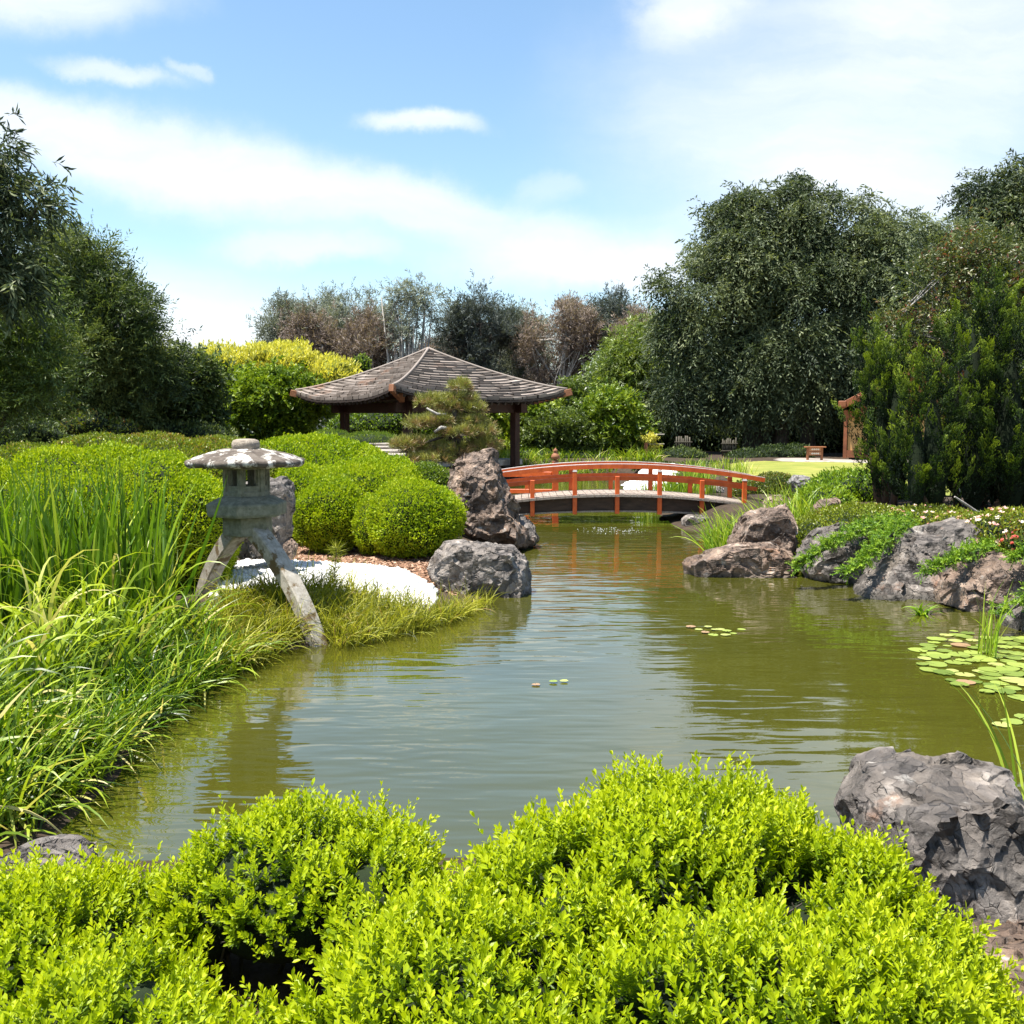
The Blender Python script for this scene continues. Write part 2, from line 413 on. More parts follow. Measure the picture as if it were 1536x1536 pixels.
        sm_ = N.new("ShaderNodeVectorMath"); sm_.operation = 'SCALE'; L.new(col, sm_.inputs[0]); L.new(tv.outputs[0], sm_.inputs["Scale"]); col = sm_.outputs[0]
    ge = N.new("ShaderNodeNewGeometry"); sg = N.new("ShaderNodeSeparateXYZ"); L.new(ge.outputs["Position"], sg.inputs[0])
    wz = mth('ADD', sg.outputs[2], mth('MULTIPLY', mth('SUBTRACT', nd.outputs[0], .5), .16))
    wm = N.new("ShaderNodeMapRange"); wm.inputs[1].default_value = .03; wm.inputs[2].default_value = .085; wm.inputs[3].default_value = .68; wm.inputs[4].default_value = 0; L.new(wz, wm.inputs[0])
    mw = N.new("ShaderNodeMix"); mw.data_type = 'RGBA'; L.new(wm.outputs[0], mw.inputs[0]); L.new(col, mw.inputs[6]); mw.inputs[7].default_value = (.022, .019, .012, 1); col = mw.outputs[2]
    L.new(col, p.inputs["Base Color"])
    n3 = noise(26, 10, .7)
    hsum = mth('ADD', hsum, mth('MULTIPLY', n3.outputs[0], .022))
    b = N.new("ShaderNodeBump"); b.inputs["Strength"].default_value = 1.0; b.inputs["Distance"].default_value = 1.0
    L.new(hsum, b.inputs["Height"])
    L.new(b.outputs[0], p.inputs["Normal"]); L.new(p.outputs[0], out.inputs[0])
    return m
M['rock_brown'] = rock_mat("rock_brown", (.06, .039, .026), (.155, .105, .074), (.32, .24, .18))
M['rock_grey'] = rock_mat("rock_grey", (.075, .062, .052), (.16, .137, .118), (.29, .255, .225), rust=(.22, .16, .11), rust_at=(.6, .72))
M['rock_slate'] = rock_mat("rock_slate", (.038, .032, .027), (.112, .095, .081), (.29, .257, .227), rust=(.2, .09, .04), rust_at=(.54, .64))
M['rock_pale'] = rock_mat("rock_pale", (.10, .09, .085), (.18, .168, .158), (.28, .265, .25))

M['orange'] = noise_mat("orange_paint", [(.3, (.42, .065, .010)), (.55, (.58, .10, .015)), (.8, (.66, .15, .03))], 5, .5, .15, 40, spec=.4, bdist=.004, second=[(14, .66, .74, (.25, .10, .06))])
M['fascia'] = noise_mat("bridge_beam_wood", [(.3, (.022, .014, .010)), (.7, (.075, .045, .03))], 3, .7, .3, 30, stretch=(1, 4, 4), second=[(9, .66, .7, (.14, .12, .1))])
M['weathered'] = noise_mat("weathered_board", [(.3, (.16, .125, .10)), (.7, (.34, .29, .24))], 4, .85, .4, 30, stretch=(6, 1, 6))
M['greytop'] = noise_mat("pale_rail_top", [(.3, (.40, .37, .35)), (.7, (.62, .58, .54))], 4, .8, .2)  # pale grey for the tops of rails and posts
M['pav_wood'] = noise_mat("dark_red_timber", [(.3, (.022, .009, .006)), (.7, (.055, .020, .013))], 3, .55, .2, 30, stretch=(4, 4, 1))
M['pav_end'] = noise_mat("raw_timber_end", [(.3, (.17, .065, .03)), (.7, (.28, .125, .06))], 5, .7, .2)
M['soffit'] = noise_mat("dark_soffit", [(.3, (.02, .014, .011)), (.7, (.05, .034, .026))], 3, .7, .2)
M['tan_wall'] = noise_mat("tan_render", [(.3, (.42, .24, .09)), (.7, (.52, .31, .13))], 2, .85, .1)
M['house_wood'] = noise_mat("house_timber", [(.3, (.16, .055, .025)), (.7, (.28, .10, .045))], 3, .6, .2)
M['sign_wood'] = noise_mat("sign_timber", [(.3, (.20, .075, .03)), (.7, (.34, .14, .06))], 4, .6, .2)
M['sign_pale'] = noise_mat("sign_board", [(.3, (.34, .15, .07)), (.7, (.46, .22, .11))], 4, .6, .1)
M['sign_ink'] = noise_mat("sign_letter", [(.3, (.62, .55, .45)), (.7, (.72, .65, .55))], 4, .7, 0)
M['bamboo'] = noise_mat("bamboo_cane", [(.3, (.03, .026, .016)), (.7, (.07, .06, .04))], 4, .6, .1, stretch=(6, 6, 1))
M['stone_slab'] = noise_mat("stone_slab", [(.3, (.20, .17, .14)), (.7, (.42, .38, .33))], 4, .85, .4, second=[(5, .6, .66, (.12, .09, .07))])
M['lantern'] = noise_mat("lantern_stone", [(.3, (.11, .112, .08)), (.5, (.175, .175, .13)), (.7, (.26, .25, .195))], 16, .9, .5, 90, spec=.2, bdist=.01,
                         second=[(30, .62, .68, (.09, .095, .08)), (3.2, .60, .75, (.17, .19, .14))])
M['lantern_leg'] = noise_mat("lantern_leg_stone", [(.3, (.22, .195, .155)), (.5, (.32, .29, .24)), (.7, (.43, .395, .34))], 16, .9, .5, 90, spec=.2, bdist=.01,
                         second=[(6.0, .53, .6, (.13, .09, .045)), (28, .64, .68, (.13, .12, .1))])
M['lantern_roof'] = noise_mat("lantern_roof_stone", [(.3, (.06, .048, .038)), (.5, (.105, .086, .07)), (.7, (.17, .145, .12))], 9, .95, .6, 70, spec=.2, bdist=.012,
                         second=[(7.5, .51, .58, (.50, .48, .43)), (22, .60, .65, (.05, .042, .036)), (4, .66, .72, (.14, .12, .04))])
M['lantern_top'] = noise_mat("lantern_finial_stone", [(.3, (.20, .165, .13)), (.7, (.40, .34, .27))], 22, .95, .9, 60, spec=.2, bdist=.02)

def shingle_mat():
    m, nt, N, L, out = new_mat("timber_shingle")
    at = N.new("ShaderNodeAttribute"); at.attribute_name = "tint"
    r = ramp(N, [(0, (.085, .066, .052)), (.4, (.155, .125, .102)), (.8, (.24, .20, .17)), (1, (.33, .285, .245))]); L.new(at.outputs["Fac"], r.inputs[0])
    tc = N.new("ShaderNodeTexCoord")
    n = N.new("ShaderNodeTexNoise"); n.inputs["Scale"].default_value = .9; n.inputs["Detail"].default_value = 6
    L.new(tc.outputs["Object"], n.inputs["Vector"])
    mr = N.new("ShaderNodeMapRange"); mr.inputs[1].default_value = .60; mr.inputs[2].default_value = .72; mr.inputs[4].default_value = .5; L.new(n.outputs[0], mr.inputs[0])
    mx = N.new("ShaderNodeMix"); mx.data_type = 'RGBA'; L.new(mr.outputs[0], mx.inputs[0]); L.new(r.outputs[0], mx.inputs[6]); mx.inputs[7].default_value = (.30, .15, .08, 1)
    p = N.new("ShaderNodeBsdfPrincipled"); p.inputs["Roughness"].default_value = .85; L.new(mx.outputs[2], p.inputs["Base Color"])
    L.new(p.outputs[0], out.inputs[0]); return m
M['shingle'] = shingle_mat()

def water_mat():
    m, nt, N, L, out = new_mat("pond_water")
    tc = N.new("ShaderNodeTexCoord")
    p = N.new("ShaderNodeBsdfPrincipled")
    p.inputs["Roughness"].default_value = .012
    p.inputs["IOR"].default_value = 1.75; p.inputs["Specular IOR Level"].default_value = .9
    n = N.new("ShaderNodeTexNoise"); n.inputs["Scale"].default_value = .5; n.inputs["Detail"].default_value = 4
    L.new(tc.outputs["Object"], n.inputs["Vector"])
    r = ramp(N, [(.3, (.040, .041, .005)), (.7, (.056, .056, .007))]); L.new(n.outputs[0], r.inputs[0]); L.new(r.outputs[0], p.inputs["Base Color"])
    def math_(op, a, b):
        q = N.new("ShaderNodeMath"); q.operation = op
        for i, v in enumerate((a, b)):
            if isinstance(v, (int, float)): q.inputs[i].default_value = v
            else: L.new(v, q.inputs[i])
        return q.outputs[0]
    def nz(sc, st, det, rot=0):
        mp = N.new("ShaderNodeMapping"); mp.inputs["Scale"].default_value = st; mp.inputs["Rotation"].default_value = (0, 0, rot)
        L.new(tc.outputs["Object"], mp.inputs[0])
        q = N.new("ShaderNodeTexNoise"); q.inputs["Scale"].default_value = sc; q.inputs["Detail"].default_value = det; q.inputs["Roughness"].default_value = .5
        q.inputs["Distortion"].default_value = .3
        L.new(mp.outputs[0], q.inputs["Vector"]); return q.outputs[0]
    big = nz(1.5, (.5, 1.5, 1), 1, .12)
    mid = nz(4.2, (.45, 1.7, 1), 1, -.1)
    fine = nz(11, (.7, 1.6, 1), 3, .3)
    # calm and ruffled patches
    patch = N.new("ShaderNodeMapRange"); patch.inputs[1].default_value = .35; patch.inputs[2].default_value = .65; patch.inputs[3].default_value = .35; patch.inputs[4].default_value = 1.0
    L.new(nz(.28, (1, 1, 1), 2), patch.inputs[0])
    # rings around the ruffled spot and around a spot nearer the bank
    def rings(cx, cy, freq, fall, amp):
        mp = N.new("ShaderNodeMapping"); mp.inputs["Location"].default_value = (-cx, -cy, 0); L.new(tc.outputs["Object"], mp.inputs[0])
        ln = N.new("ShaderNodeVectorMath"); ln.operation = 'LENGTH'; L.new(mp.outputs[0], ln.inputs[0])
        s = math_('SINE', math_('MULTIPLY', math_('ADD', ln.outputs[1], math_('MULTIPLY', big, .5)), freq), 0)
        f = N.new("ShaderNodeMapRange"); f.inputs[1].default_value = 0; f.inputs[2].default_value = fall; f.inputs[3].default_value = amp; f.inputs[4].default_value = 0
        L.new(ln.outputs[1], f.inputs[0])
        return math_('MULTIPLY', s, f.outputs[0])
    g1 = G(915, 797); g2 = G(700, 1085)
    h = math_('ADD', math_('MULTIPLY', big, .85), math_('MULTIPLY', mid, .62))
    h = math_('ADD', h, math_('MULTIPLY', fine, .05))
    h = math_('MULTIPLY', h, patch.outputs[0])
    mpb = N.new("ShaderNodeMapping"); mpb.inputs["Location"].default_value = (-g1.x, -g1.y, 0); L.new(tc.outputs["Object"], mpb.inputs[0])
    lnb = N.new("ShaderNodeVectorMath"); lnb.operation = 'LENGTH'; L.new(mpb.outputs[0], lnb.inputs[0])
    fb_ = N.new("ShaderNodeMapRange"); fb_.inputs[1].default_value = .35; fb_.inputs[2].default_value = .8; fb_.inputs[3].default_value = .2; fb_.inputs[4].default_value = 0
    L.new(lnb.outputs[1], fb_.inputs[0])
    h = math_('ADD', h, math_('MULTIPLY', nz(14, (1, 1.4, 1), 2), fb_.outputs[0]))
    h = math_('ADD', h, rings(g1.x, g1.y, 16, 4.0, .05))
    h = math_('ADD', h, rings(g2.x, g2.y, 26, 2.2, .022))
    b = N.new("ShaderNodeBump"); b.inputs["Strength"].default_value = 1.0; b.inputs["Distance"].default_value = .015
    L.new(h, b.inputs["Height"]); L.new(b.outputs[0], p.inputs["Normal"])
    L.new(p.outputs[0], out.inputs[0]); return m
M['water'] = water_mat()
M['soil'] = noise_mat("garden_soil", [(.3, (.022, .015, .009)), (.7, (.06, .04, .025))], 3, .95, .6, 30)
M['lawn'] = noise_mat("lawn", [(.3, (.12, .15, .025)), (.5, (.19, .205, .035)), (.7, (.26, .24, .06))], 1.2, .9, .5, 60)
M['path'] = noise_mat("path", [(.3, (.24, .205, .17)), (.7, (.33, .29, .25))], 2, .9, .2)
M['gravel'] = noise_mat("white_gravel", [(.3, (.58, .57, .54)), (.7, (.78, .77, .75))], 9, .8, .3, 40)
M['mulch'] = noise_mat("bark_mulch", [(.3, (.16, .085, .05)), (.55, (.28, .16, .10)), (.75, (.42, .28, .19))], 22, .9, .6, 60)
M['chip'] = leaf_mat("bark_chip", [(0, (.12, .06, .035)), (.5, (.28, .155, .095)), (1, (.46, .32, .23))], 0.02, .8, .2)
M['droplets'] = noise_mat("droplets", [(.3, (.7, .72, .74)), (.7, (.85, .87, .88))], 9, .2, 0)

# ------------------------------------------------------------------ ground
POND_PX = [(-60, 1310), (30, 1275), (150, 1168), (210, 1098), (285, 1033), (390, 980), (480, 962), (560, 945), (650, 920), (720, 893), (770, 876), (765, 850), (772, 825),
           (775, 800), (770, 782), (750, 770), (735, 745), (740, 725), (800, 717), (880, 715), (930, 718), (940, 732), (950, 752), (975, 760), (1000, 775), (1020, 792), (1070, 800),
           (1075, 830), (1080, 846), (1120, 846), (1200, 846), (1290, 858), (1400, 872), (1480, 895), (1560, 925), (1700, 950)]
POND = [tuple(G(x, y).xy) for x, y in POND_PX] + [(9.5, 7.5), (6.0, 5.4), (3.2, 4.9), (0, 4.7), (-1.6, 4.65)]
POND = np.array(POND)
def pond_sd(x, y):
    """signed distance to the shore, negative over water"""
    p = np.stack([x, y], -1)
    a = POND; b = np.roll(POND, -1, 0)
    best = np.full(p.shape[:-1], 1e9); inside = np.zeros(p.shape[:-1], bool)
    for (ax, ay), (bx, by) in zip(a, b):
        ex, ey = bx - ax, by - ay
        t = np.clip(((p[..., 0] - ax) * ex + (p[..., 1] - ay) * ey) / (ex * ex + ey * ey + 1e-9), 0, 1)
        best = np.minimum(best, np.hypot(p[..., 0] - ax - t * ex, p[..., 1] - ay - t * ey))
        c = ((ay > p[..., 1]) != (by > p[..., 1])) & (p[..., 0] < ex * (p[..., 1] - ay) / (ey + 1e-12) + ax)
        inside ^= c
    return np.where(inside, -best, best)
def sm(a, b, x):
    t = np.clip((x - a) / (b - a), 0, 1); return t * t * (3 - 2 * t)
def ground_z(x, y):
    x = np.asarray(x, float); y = np.asarray(y, float)
    sd = pond_sd(x, y)
    far = sm(14, 34, y)
    land = .22 + .36 * far
    right = sm(3.2, 7.0, x) * sm(8, 13, y) * (1 - sm(17, 24, y))
    land = land + .48 * right
    near = 1 - sm(2.6, 5.2, y)
    land = land + (.38 - .36 * sm(.45, 1.1, x)) * near
    land = land + .06 * vnoise(np.stack([x.ravel() * .35, y.ravel() * .35, np.zeros(x.size)], -1), 3).reshape(x.shape)
    up = land * sm(0.0, 1.1, sd) + .03
    return np.where(sd > 0, up, .03 - .65 * sm(0, .8, -sd))
def gz(x, y): return float(ground_z(np.array([x]), np.array([y]))[0])

def axis(vals):
    out = []
    for a, b, s in vals: out += list(np.arange(a, b, s))
    return np.array(out + [vals[-1][1]])
def build_ground():
    xs = axis([(-900, -100, 100), (-100, -24, 8), (-24, -9, .8), (-9, 10, .16), (10, 26, .8), (26, 100, 8), (100, 900, 100)])
    ys = axis([(-60, -4, 8), (-4, 2, .5), (2, 22, .16), (22, 44, .4), (44, 140, 8), (140, 1500, 120)])
    X, Y = np.meshgrid(xs, ys); Z = ground_z(X, Y)
    V = np.stack([X, Y, Z], -1).reshape(-1, 3)
    nx, ny = len(xs), len(ys)
    i = np.arange(nx * ny).reshape(ny, nx)
    F = np.stack([i[:-1, :-1], i[:-1, 1:], i[1:, 1:], i[1:, :-1]], -1).reshape(-1, 4)
    tag(mesh_np("ground", V, [F], M['soil'], smooth=True), kind="structure", label="dark garden soil around the pond", cat="ground")
    # pond water: one sheet, hidden under the ground outside the shore
    mn, mx = POND.min(0) - 1.0, POND.max(0) + 1.0
    wx = np.linspace(mn[0], mx[0], 90); wy = np.linspace(mn[1], mx[1], 120)
    X, Y = np.meshgrid(wx, wy)
    i = np.arange(X.size).reshape(X.shape)
    F = np.stack([i[:-1, :-1], i[:-1, 1:], i[1:, 1:], i[1:, :-1]], -1).reshape(-1, 4)
    cx, cy = X.ravel()[F].mean(1), Y.ravel()[F].mean(1)
    F = F[pond_sd(cx, cy) < 0.9]
    tag(mesh_np("water", np.stack([X, Y, np.zeros_like(X)], -1).reshape(-1, 3), [F], M['water'], smooth=True), kind="structure", label="olive green rippled pond water", cat="water")
build_ground()

def sheet(name, poly, mat, lift, step, label, cat, kind="structure"):
    poly = np.array(poly)
    mn, mx = poly.min(0), poly.max(0)
    X, Y = np.meshgrid(np.arange(mn[0], mx[0] + step, step), np.arange(mn[1], mx[1] + step, step))
    def inside(x, y):
        r = np.zeros(x.shape, bool)
        for (ax, ay), (bx, by) in zip(poly, np.roll(poly, -1, 0)):
            r ^= ((ay > y) != (by > y)) & (x < (bx - ax) * (y - ay) / (by - ay + 1e-12) + ax)
        return r
    Z = ground_z(X, Y) + lift
    i = np.arange(X.size).reshape(X.shape)
    F = np.stack([i[:-1, :-1], i[:-1, 1:], i[1:, 1:], i[1:, :-1]], -1).reshape(-1, 4)
    cx, cy = X.ravel()[F].mean(1), Y.ravel()[F].mean(1)
    F = F[inside(cx, cy)]
    used, inv = np.unique(F, return_inverse=True)
    V = np.stack([X, Y, Z], -1).reshape(-1, 3)[used]
    return tag(mesh_np(name, V, [inv.reshape(-1, 4)], mat, smooth=True), label, cat, kind=kind)
def gpoly(pts, z): return [tuple(G(x, y, z).xy) for x, y in pts]
def in_poly(poly, x, y):
    poly = np.array(poly); r = np.zeros(x.shape, bool)
    for (ax, ay), (bx, by) in zip(poly, np.roll(poly, -1, 0)):
        r ^= ((ay > y) != (by > y)) & (x < (bx - ax) * (y - ay) / (by - ay + 1e-12) + ax)
    return r
def rand_in(poly, n):
    poly = np.array(poly); mn, mx = poly.min(0), poly.max(0); out = np.zeros((0, 2))
    while len(out) < n:
        q = rng.uniform(mn, mx, (n * 2, 2)); q = q[in_poly(poly, q[:, 0], q[:, 1])]; out = np.concatenate([out, q])
    return out[:n]

sheet("lawn", [tuple(q) for q in [(5.4, 23.0), (6.0, 27), (6.8, 31), (7.8, 35.2), (9.5, 37.0), (16, 37.5), (20, 28), (14, 23), (9.5, 21.5)]], M['lawn'], .02, .25, "sunlit mown lawn beyond the bridge", "lawn")
sheet("lawn", [(-14, 40.5), (2.5, 40.5), (4.3, 44), (-10, 44)], M['lawn'], .02, .3, "strip of mown grass on the far shore of the pond", "lawn")
sheet("path", [(10.2, 37.2), (12, 37.6), (17, 37.6), (18, 40.0), (11.0, 40.2), (10.4, 39.0)], M['path'], .02, .25, "pale path before the tan walled house", "path")
BEACH = gpoly([(925, 744), (945, 752), (985, 754), (1012, 750), (1010, 735), (1035, 724), (1010, 719), (960, 718), (930, 722), (936, 732)], .12)
sheet("gravel_beach", BEACH, M['gravel'], .02, .2, "white gravel beach behind the bridge", "gravel")
GRAVEL = gpoly([(318, 905), (330, 868), (365, 842), (450, 846), (520, 851), (600, 859), (655, 868), (652, 882), (622, 894), (520, 893), (430, 915)], .24)
MULCH = gpoly([(400, 845), (440, 812), (520, 818), (600, 832), (670, 838), (700, 842), (690, 865), (640, 862), (540, 850), (450, 842)], .28)
sheet("gravel", GRAVEL, M['gravel'], .012, .09, "white pebble patch behind the stone lantern", "gravel")
sheet("mulch", MULCH, M['mulch'], .008, .1, "brown bark mulch under the clipped bushes", "mulch")

# ------------------------------------------------------------------ pebbles and mulch chips
ICO_V = None
def ico(sub):
    bm = bmesh.new(); bmesh.ops.create_icosphere(bm, subdivisions=sub, radius=1)
    V = np.array([v.co[:] for v in bm.verts]); F = np.array([[v.index for v in f.verts] for f in bm.faces]); bm.free()
    return V, F
def scatter_template(TV, TF, pos, scl, rot=True):
    n = len(pos); k = len(TV)
    A = rsph(n); B = nrm(np.cross(A, rsph(n))); C = np.cross(A, B)
    V = pos[:, None] + (TV[None, :, 0:1] * A[:, None] * scl[:, None, 0:1] + TV[None, :, 1:2] * B[:, None] * scl[:, None, 1:2] + TV[None, :, 2:3] * C[:, None] * scl[:, None, 2:3])
    F = (TF[None] + (np.arange(n) * k)[:, None, None]).reshape(-1, TF.shape[1])
    return V.reshape(-1, 3), F
def pebbles(name, poly, n, r, mat, label, cat):
    q = rand_in(poly, n); z = ground_z(q[:, 0], q[:, 1])
    pos = np.stack([q[:, 0], q[:, 1], z + .015], -1)
    TV, TF = ico(1)
    s = rng.uniform(.6, 1.35, (n, 1)) * np.array([[1.15, .9, .7]]) * r
    V, F = scatter_template(TV, TF, pos, s)
    return tag(mesh_np(name, V, [F], mat, smooth=True), label, cat, kind="stuff")
pebbles("pebble_gravel", GRAVEL, 5200, .04, M['gravel'], "white pebbles heaped behind the stone lantern", "gravel")
def chips():
    n = 6000
    q = rand_in(MULCH, n); z = ground_z(q[:, 0], q[:, 1]) + rng.uniform(.008, .03, n)
    TV = np.array([(-1, -.35, 0), (1, -.25, 0), (.9, .3, .1), (-.8, .4, .1)]); TF = np.array([[0, 1, 2, 3]])
    a = rng.uniform(0, 6.28, n); X = np.stack([np.cos(a), np.sin(a), rng.normal(0, .25, n)], -1); X = nrm(X)
    Y = nrm(np.cross(nrm(np.stack([rng.normal(0, .3, n), rng.normal(0, .3, n), np.ones(n)], -1)), X)); Z = np.cross(X, Y)
    s = rng.uniform(.012, .035, n)[:, None, None]
    pos = np.stack([q[:, 0], q[:, 1], z], -1)
    V = pos[:, None] + s * (TV[None, :, 0:1] * X[:, None] + TV[None, :, 1:2] * Y[:, None] + TV[None, :, 2:3] * Z[:, None])
    F = (TF[None] + (np.arange(n) * 4)[:, None, None]).reshape(-1, 4)
    t = np.repeat(rng.uniform(0, 1, n), 4)
    tag(mesh_np("bark_chips", V.reshape(-1, 3), [F], M['chip'], tint=t), "brown bark chips strewn by the clipped bushes", "mulch", kind="stuff")
chips()

# ------------------------------------------------------------------ leaves
LEAF = (np.array([(0, 0, 0), (-.5, .48, .14), (0, 1, -.05), (.5, .48, .14)]), [np.array([[0, 2, 1], [0, 3, 2]])])
LEAF_BIG = (np.array([(0, 0, 0), (0, .55, -.05), (0, 1, -.10), (-.36, .34, .09), (-.46, .72, .06), (.36, .34, .09), (.46, .72, .06)]),
            [np.array([[0, 1, 3], [0, 5, 1]]), np.array([[1, 2, 4, 3], [1, 5, 6, 2]])])
def leaves(tmpl, pos, d, nv, length, width):
    """pos,d,nv (n,3); length,width (n,)"""
    T, FS = tmpl; n = len(pos); k = len(T)
    Y = nrm(d); X = nrm(np.cross(Y, nv)); Z = np.cross(X, Y)
    L_ = np.broadcast_to(length, (n,))[:, None, None]; W = np.broadcast_to(width, (n,))[:, None, None]
    V = pos[:, None] + T[None, :, 0:1] * X[:, None] * W + T[None, :, 1:2] * Y[:, None] * L_ + T[None, :, 2:3] * Z[:, None] * W
    off = (np.arange(n) * k)[:, None, None]
    return V.reshape(-1, 3), [(F[None] + off).reshape(-1, F.shape[1]) for F in FS], k
def leaf_obj(name, tmpl, pos, d, nv, length, width, tint, mat, parent):
    V, F, k = leaves(tmpl, pos, d, nv, length, width)
    return mesh_np(name, V, F, mat, parent, tint=np.repeat(np.clip(tint, 0, 1), k))

# ------------------------------------------------------------------ blades (reeds, sedge)
def blades(base, az, th0, curl, length, width, seg=6, droop_pow=1.6, taper=1.0):
    """curved strips: angle from vertical th0 -> th0+curl along the blade"""
    n = len(base); t = np.linspace(0, 1, seg + 1)
    h = np.stack([np.cos(az), np.sin(az), np.zeros(n)], -1); side = np.stack([-np.sin(az), np.cos(az), np.zeros(n)], -1)
    tw = rng.uniform(-.9, .9, n)[:, None]
    P_ = base.copy(); V = np.zeros((n, seg + 1, 2, 3))
    for i, ti in enumerate(t):
        th = th0 + curl * ti ** droop_pow
        d = np.sin(th)[:, None] * h + np.cos(th)[:, None] * np.array([[0, 0, 1.0]])
        nn = np.cos(th)[:, None] * h - np.sin(th)[:, None] * np.array([[0, 0, 1.0]])
        if i: P_ = P_ + d * (length / seg)[:, None]
        w = width * ((1 - ti ** 2.2) * taper + .04) * (0.55 + .45 * min(1, ti * 4))
        s = side * np.cos(tw) + nn * np.sin(tw)
        V[:, i, 0] = P_ - s * w[:, None] / 2; V[:, i, 1] = P_ + s * w[:, None] / 2
    k = (seg + 1) * 2
    f = np.array([[2 * i, 2 * i + 1, 2 * i + 3, 2 * i + 2] for i in range(seg)])
    F = (f[None] + (np.arange(n) * k)[:, None, None]).reshape(-1, 4)
    return V.reshape(-1, 3), F, k
def blade_obj(name, q, az, th0, curl, length, width, mat, tint, parent=None, z=None, seg=6, **kw):
    zz = ground_z(q[:, 0], q[:, 1]) if z is None else z
    base = np.stack([q[:, 0], q[:, 1], np.maximum(zz, -.05)], -1)
    V, F, k = blades(base, az, th0, curl, length, width, seg, **kw)
    return mesh_np(name, V, [F], mat, parent, smooth=True, tint=np.repeat(np.clip(tint, 0, 1), k))

# ------------------------------------------------------------------ clipped shrubs
def E(px, py, d, rx, ry, dep=None):
    c = P(px, py, d); s = d / FPX
    return (np.array(c), np.array([rx * s, (dep if dep else rx * s * .9), ry * s]))
def shell_points(ells, dens, lump=.12, lumpf=2.0, seed=0, keep_back=-.55):
    pos, nor = [], []
    for k, (c, r) in enumerate(ells):
        area = 4 * math.pi * (((r[0] * r[1]) ** 1.6 + (r[0] * r[2]) ** 1.6 + (r[1] * r[2]) ** 1.6) / 3) ** (1 / 1.6)
        n = int(area * dens * 1.25)
        u = rsph(n)
        w = np.linalg.norm(u * np.array([r[1] * r[2], r[0] * r[2], r[0] * r[1]]), axis=1); w /= w.max()
        u = u[rng.random(n) < w]
        nn = nrm(u / r)
        sc = 1 + lump * fbm(u * r * lumpf + c, 3, seed)
        p = c + u * r * sc[:, None]
        ok = np.ones(len(p), bool)
        for j, (c2, r2) in enumerate(ells):
            if j != k: ok &= (((p - c2) / r2) ** 2).sum(1) > .93
        tocam = nrm(np.array([0, 0, CAM_H]) - p)
        ok &= (nn * tocam).sum(1) > keep_back
        ok &= p[:, 2] > np.maximum(ground_z(p[:, 0], p[:, 1]), 0) - .05
        pos.append(p[ok]); nor.append(nn[ok])
    return np.concatenate(pos), np.concatenate(nor)
def cores(ells, shrink, mat, parent, lump=.12, lumpf=2.0, seed=0, name="branches"):  # solid cores that fill the inside, no modelled branches
    TV, TF = ico(4); V, F, n = [], [], 0
    for c, r in ells:
        sc = shrink * (1 + lump * fbm(TV * r * lumpf + c, 3, seed))
        V.append(c + TV * r * sc[:, None]); F.append(TF + n); n += len(TV)
    return mesh_np(name, np.concatenate(V), [np.concatenate(F)], mat, parent, smooth=True)
def hedge(name, label, cat, ells, dens, leaf, mat, group=None, core='core_green', depth=.06, lump=.1, lumpf=2.0, up=.45, spread=.8, aspect=.55, tbias=0.0, seed=0, shrink=.9, flowers=None, strays=0):
    c0 = ells[0][0]
    root = thing(name, label, cat, (c0[0], c0[1], max(0, gz(c0[0], c0[1]))), group)
    p, nn = shell_points(ells, dens, lump, lumpf, seed)
    n = len(p)
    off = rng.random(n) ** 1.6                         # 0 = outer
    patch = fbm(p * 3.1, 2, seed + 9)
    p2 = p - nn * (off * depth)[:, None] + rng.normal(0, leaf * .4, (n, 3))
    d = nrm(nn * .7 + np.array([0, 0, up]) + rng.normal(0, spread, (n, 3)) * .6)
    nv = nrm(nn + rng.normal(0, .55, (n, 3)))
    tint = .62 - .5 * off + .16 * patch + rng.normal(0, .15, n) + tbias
    ln = leaf * rng.uniform(.65, 1.3, n)
    if strays:          # young shoots standing proud of the clipped surface
        idx = rng.choice(n, strays); k = 9
        sd_ = nrm(nn[idx] + np.array([0, 0, .8]) + rng.normal(0, .3, (strays, 3))); hh = rng.uniform(.03, .10, strays)
        q = rng.random((strays, k)); pp = (p[idx][:, None] + sd_[:, None] * (q * hh[:, None])[..., None]).reshape(-1, 3)
        p2 = np.concatenate([p2, pp]); d = np.concatenate([d, nrm(np.repeat(sd_, k, 0) + rng.normal(0, .6, (strays * k, 3)))])
        nv = np.concatenate([nv, rsph(strays * k)]); tint = np.concatenate([tint, .75 + rng.normal(0, .1, strays * k)]); ln = np.concatenate([ln, leaf * rng.uniform(.7, 1.1, strays * k)])
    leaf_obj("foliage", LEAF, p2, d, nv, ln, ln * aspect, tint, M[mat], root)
    cores(ells, shrink, M[core], root, lump, lumpf, seed)
    if flowers:
        cnt, size, fm, sel = flowers
        idx = np.where(sel(p))[0] if sel else np.arange(n)
        idx = rng.choice(idx, min(cnt, len(idx)), replace=False)
        fp = np.repeat(p[idx] + nn[idx] * .015, 5, 0); fn = np.repeat(nn[idx], 5, 0)
        rd = nrm(rng.normal(size=fp.shape)); fd = nrm(np.cross(fn, rd) + fn * .35)
        leaf_obj("blossoms", LEAF, fp, fd, nrm(fn + .2 * rd), np.full(len(fp), size), np.full(len(fp), size * .8), np.repeat(rng.random(len(idx)), 5), M[fm], root)
    return root

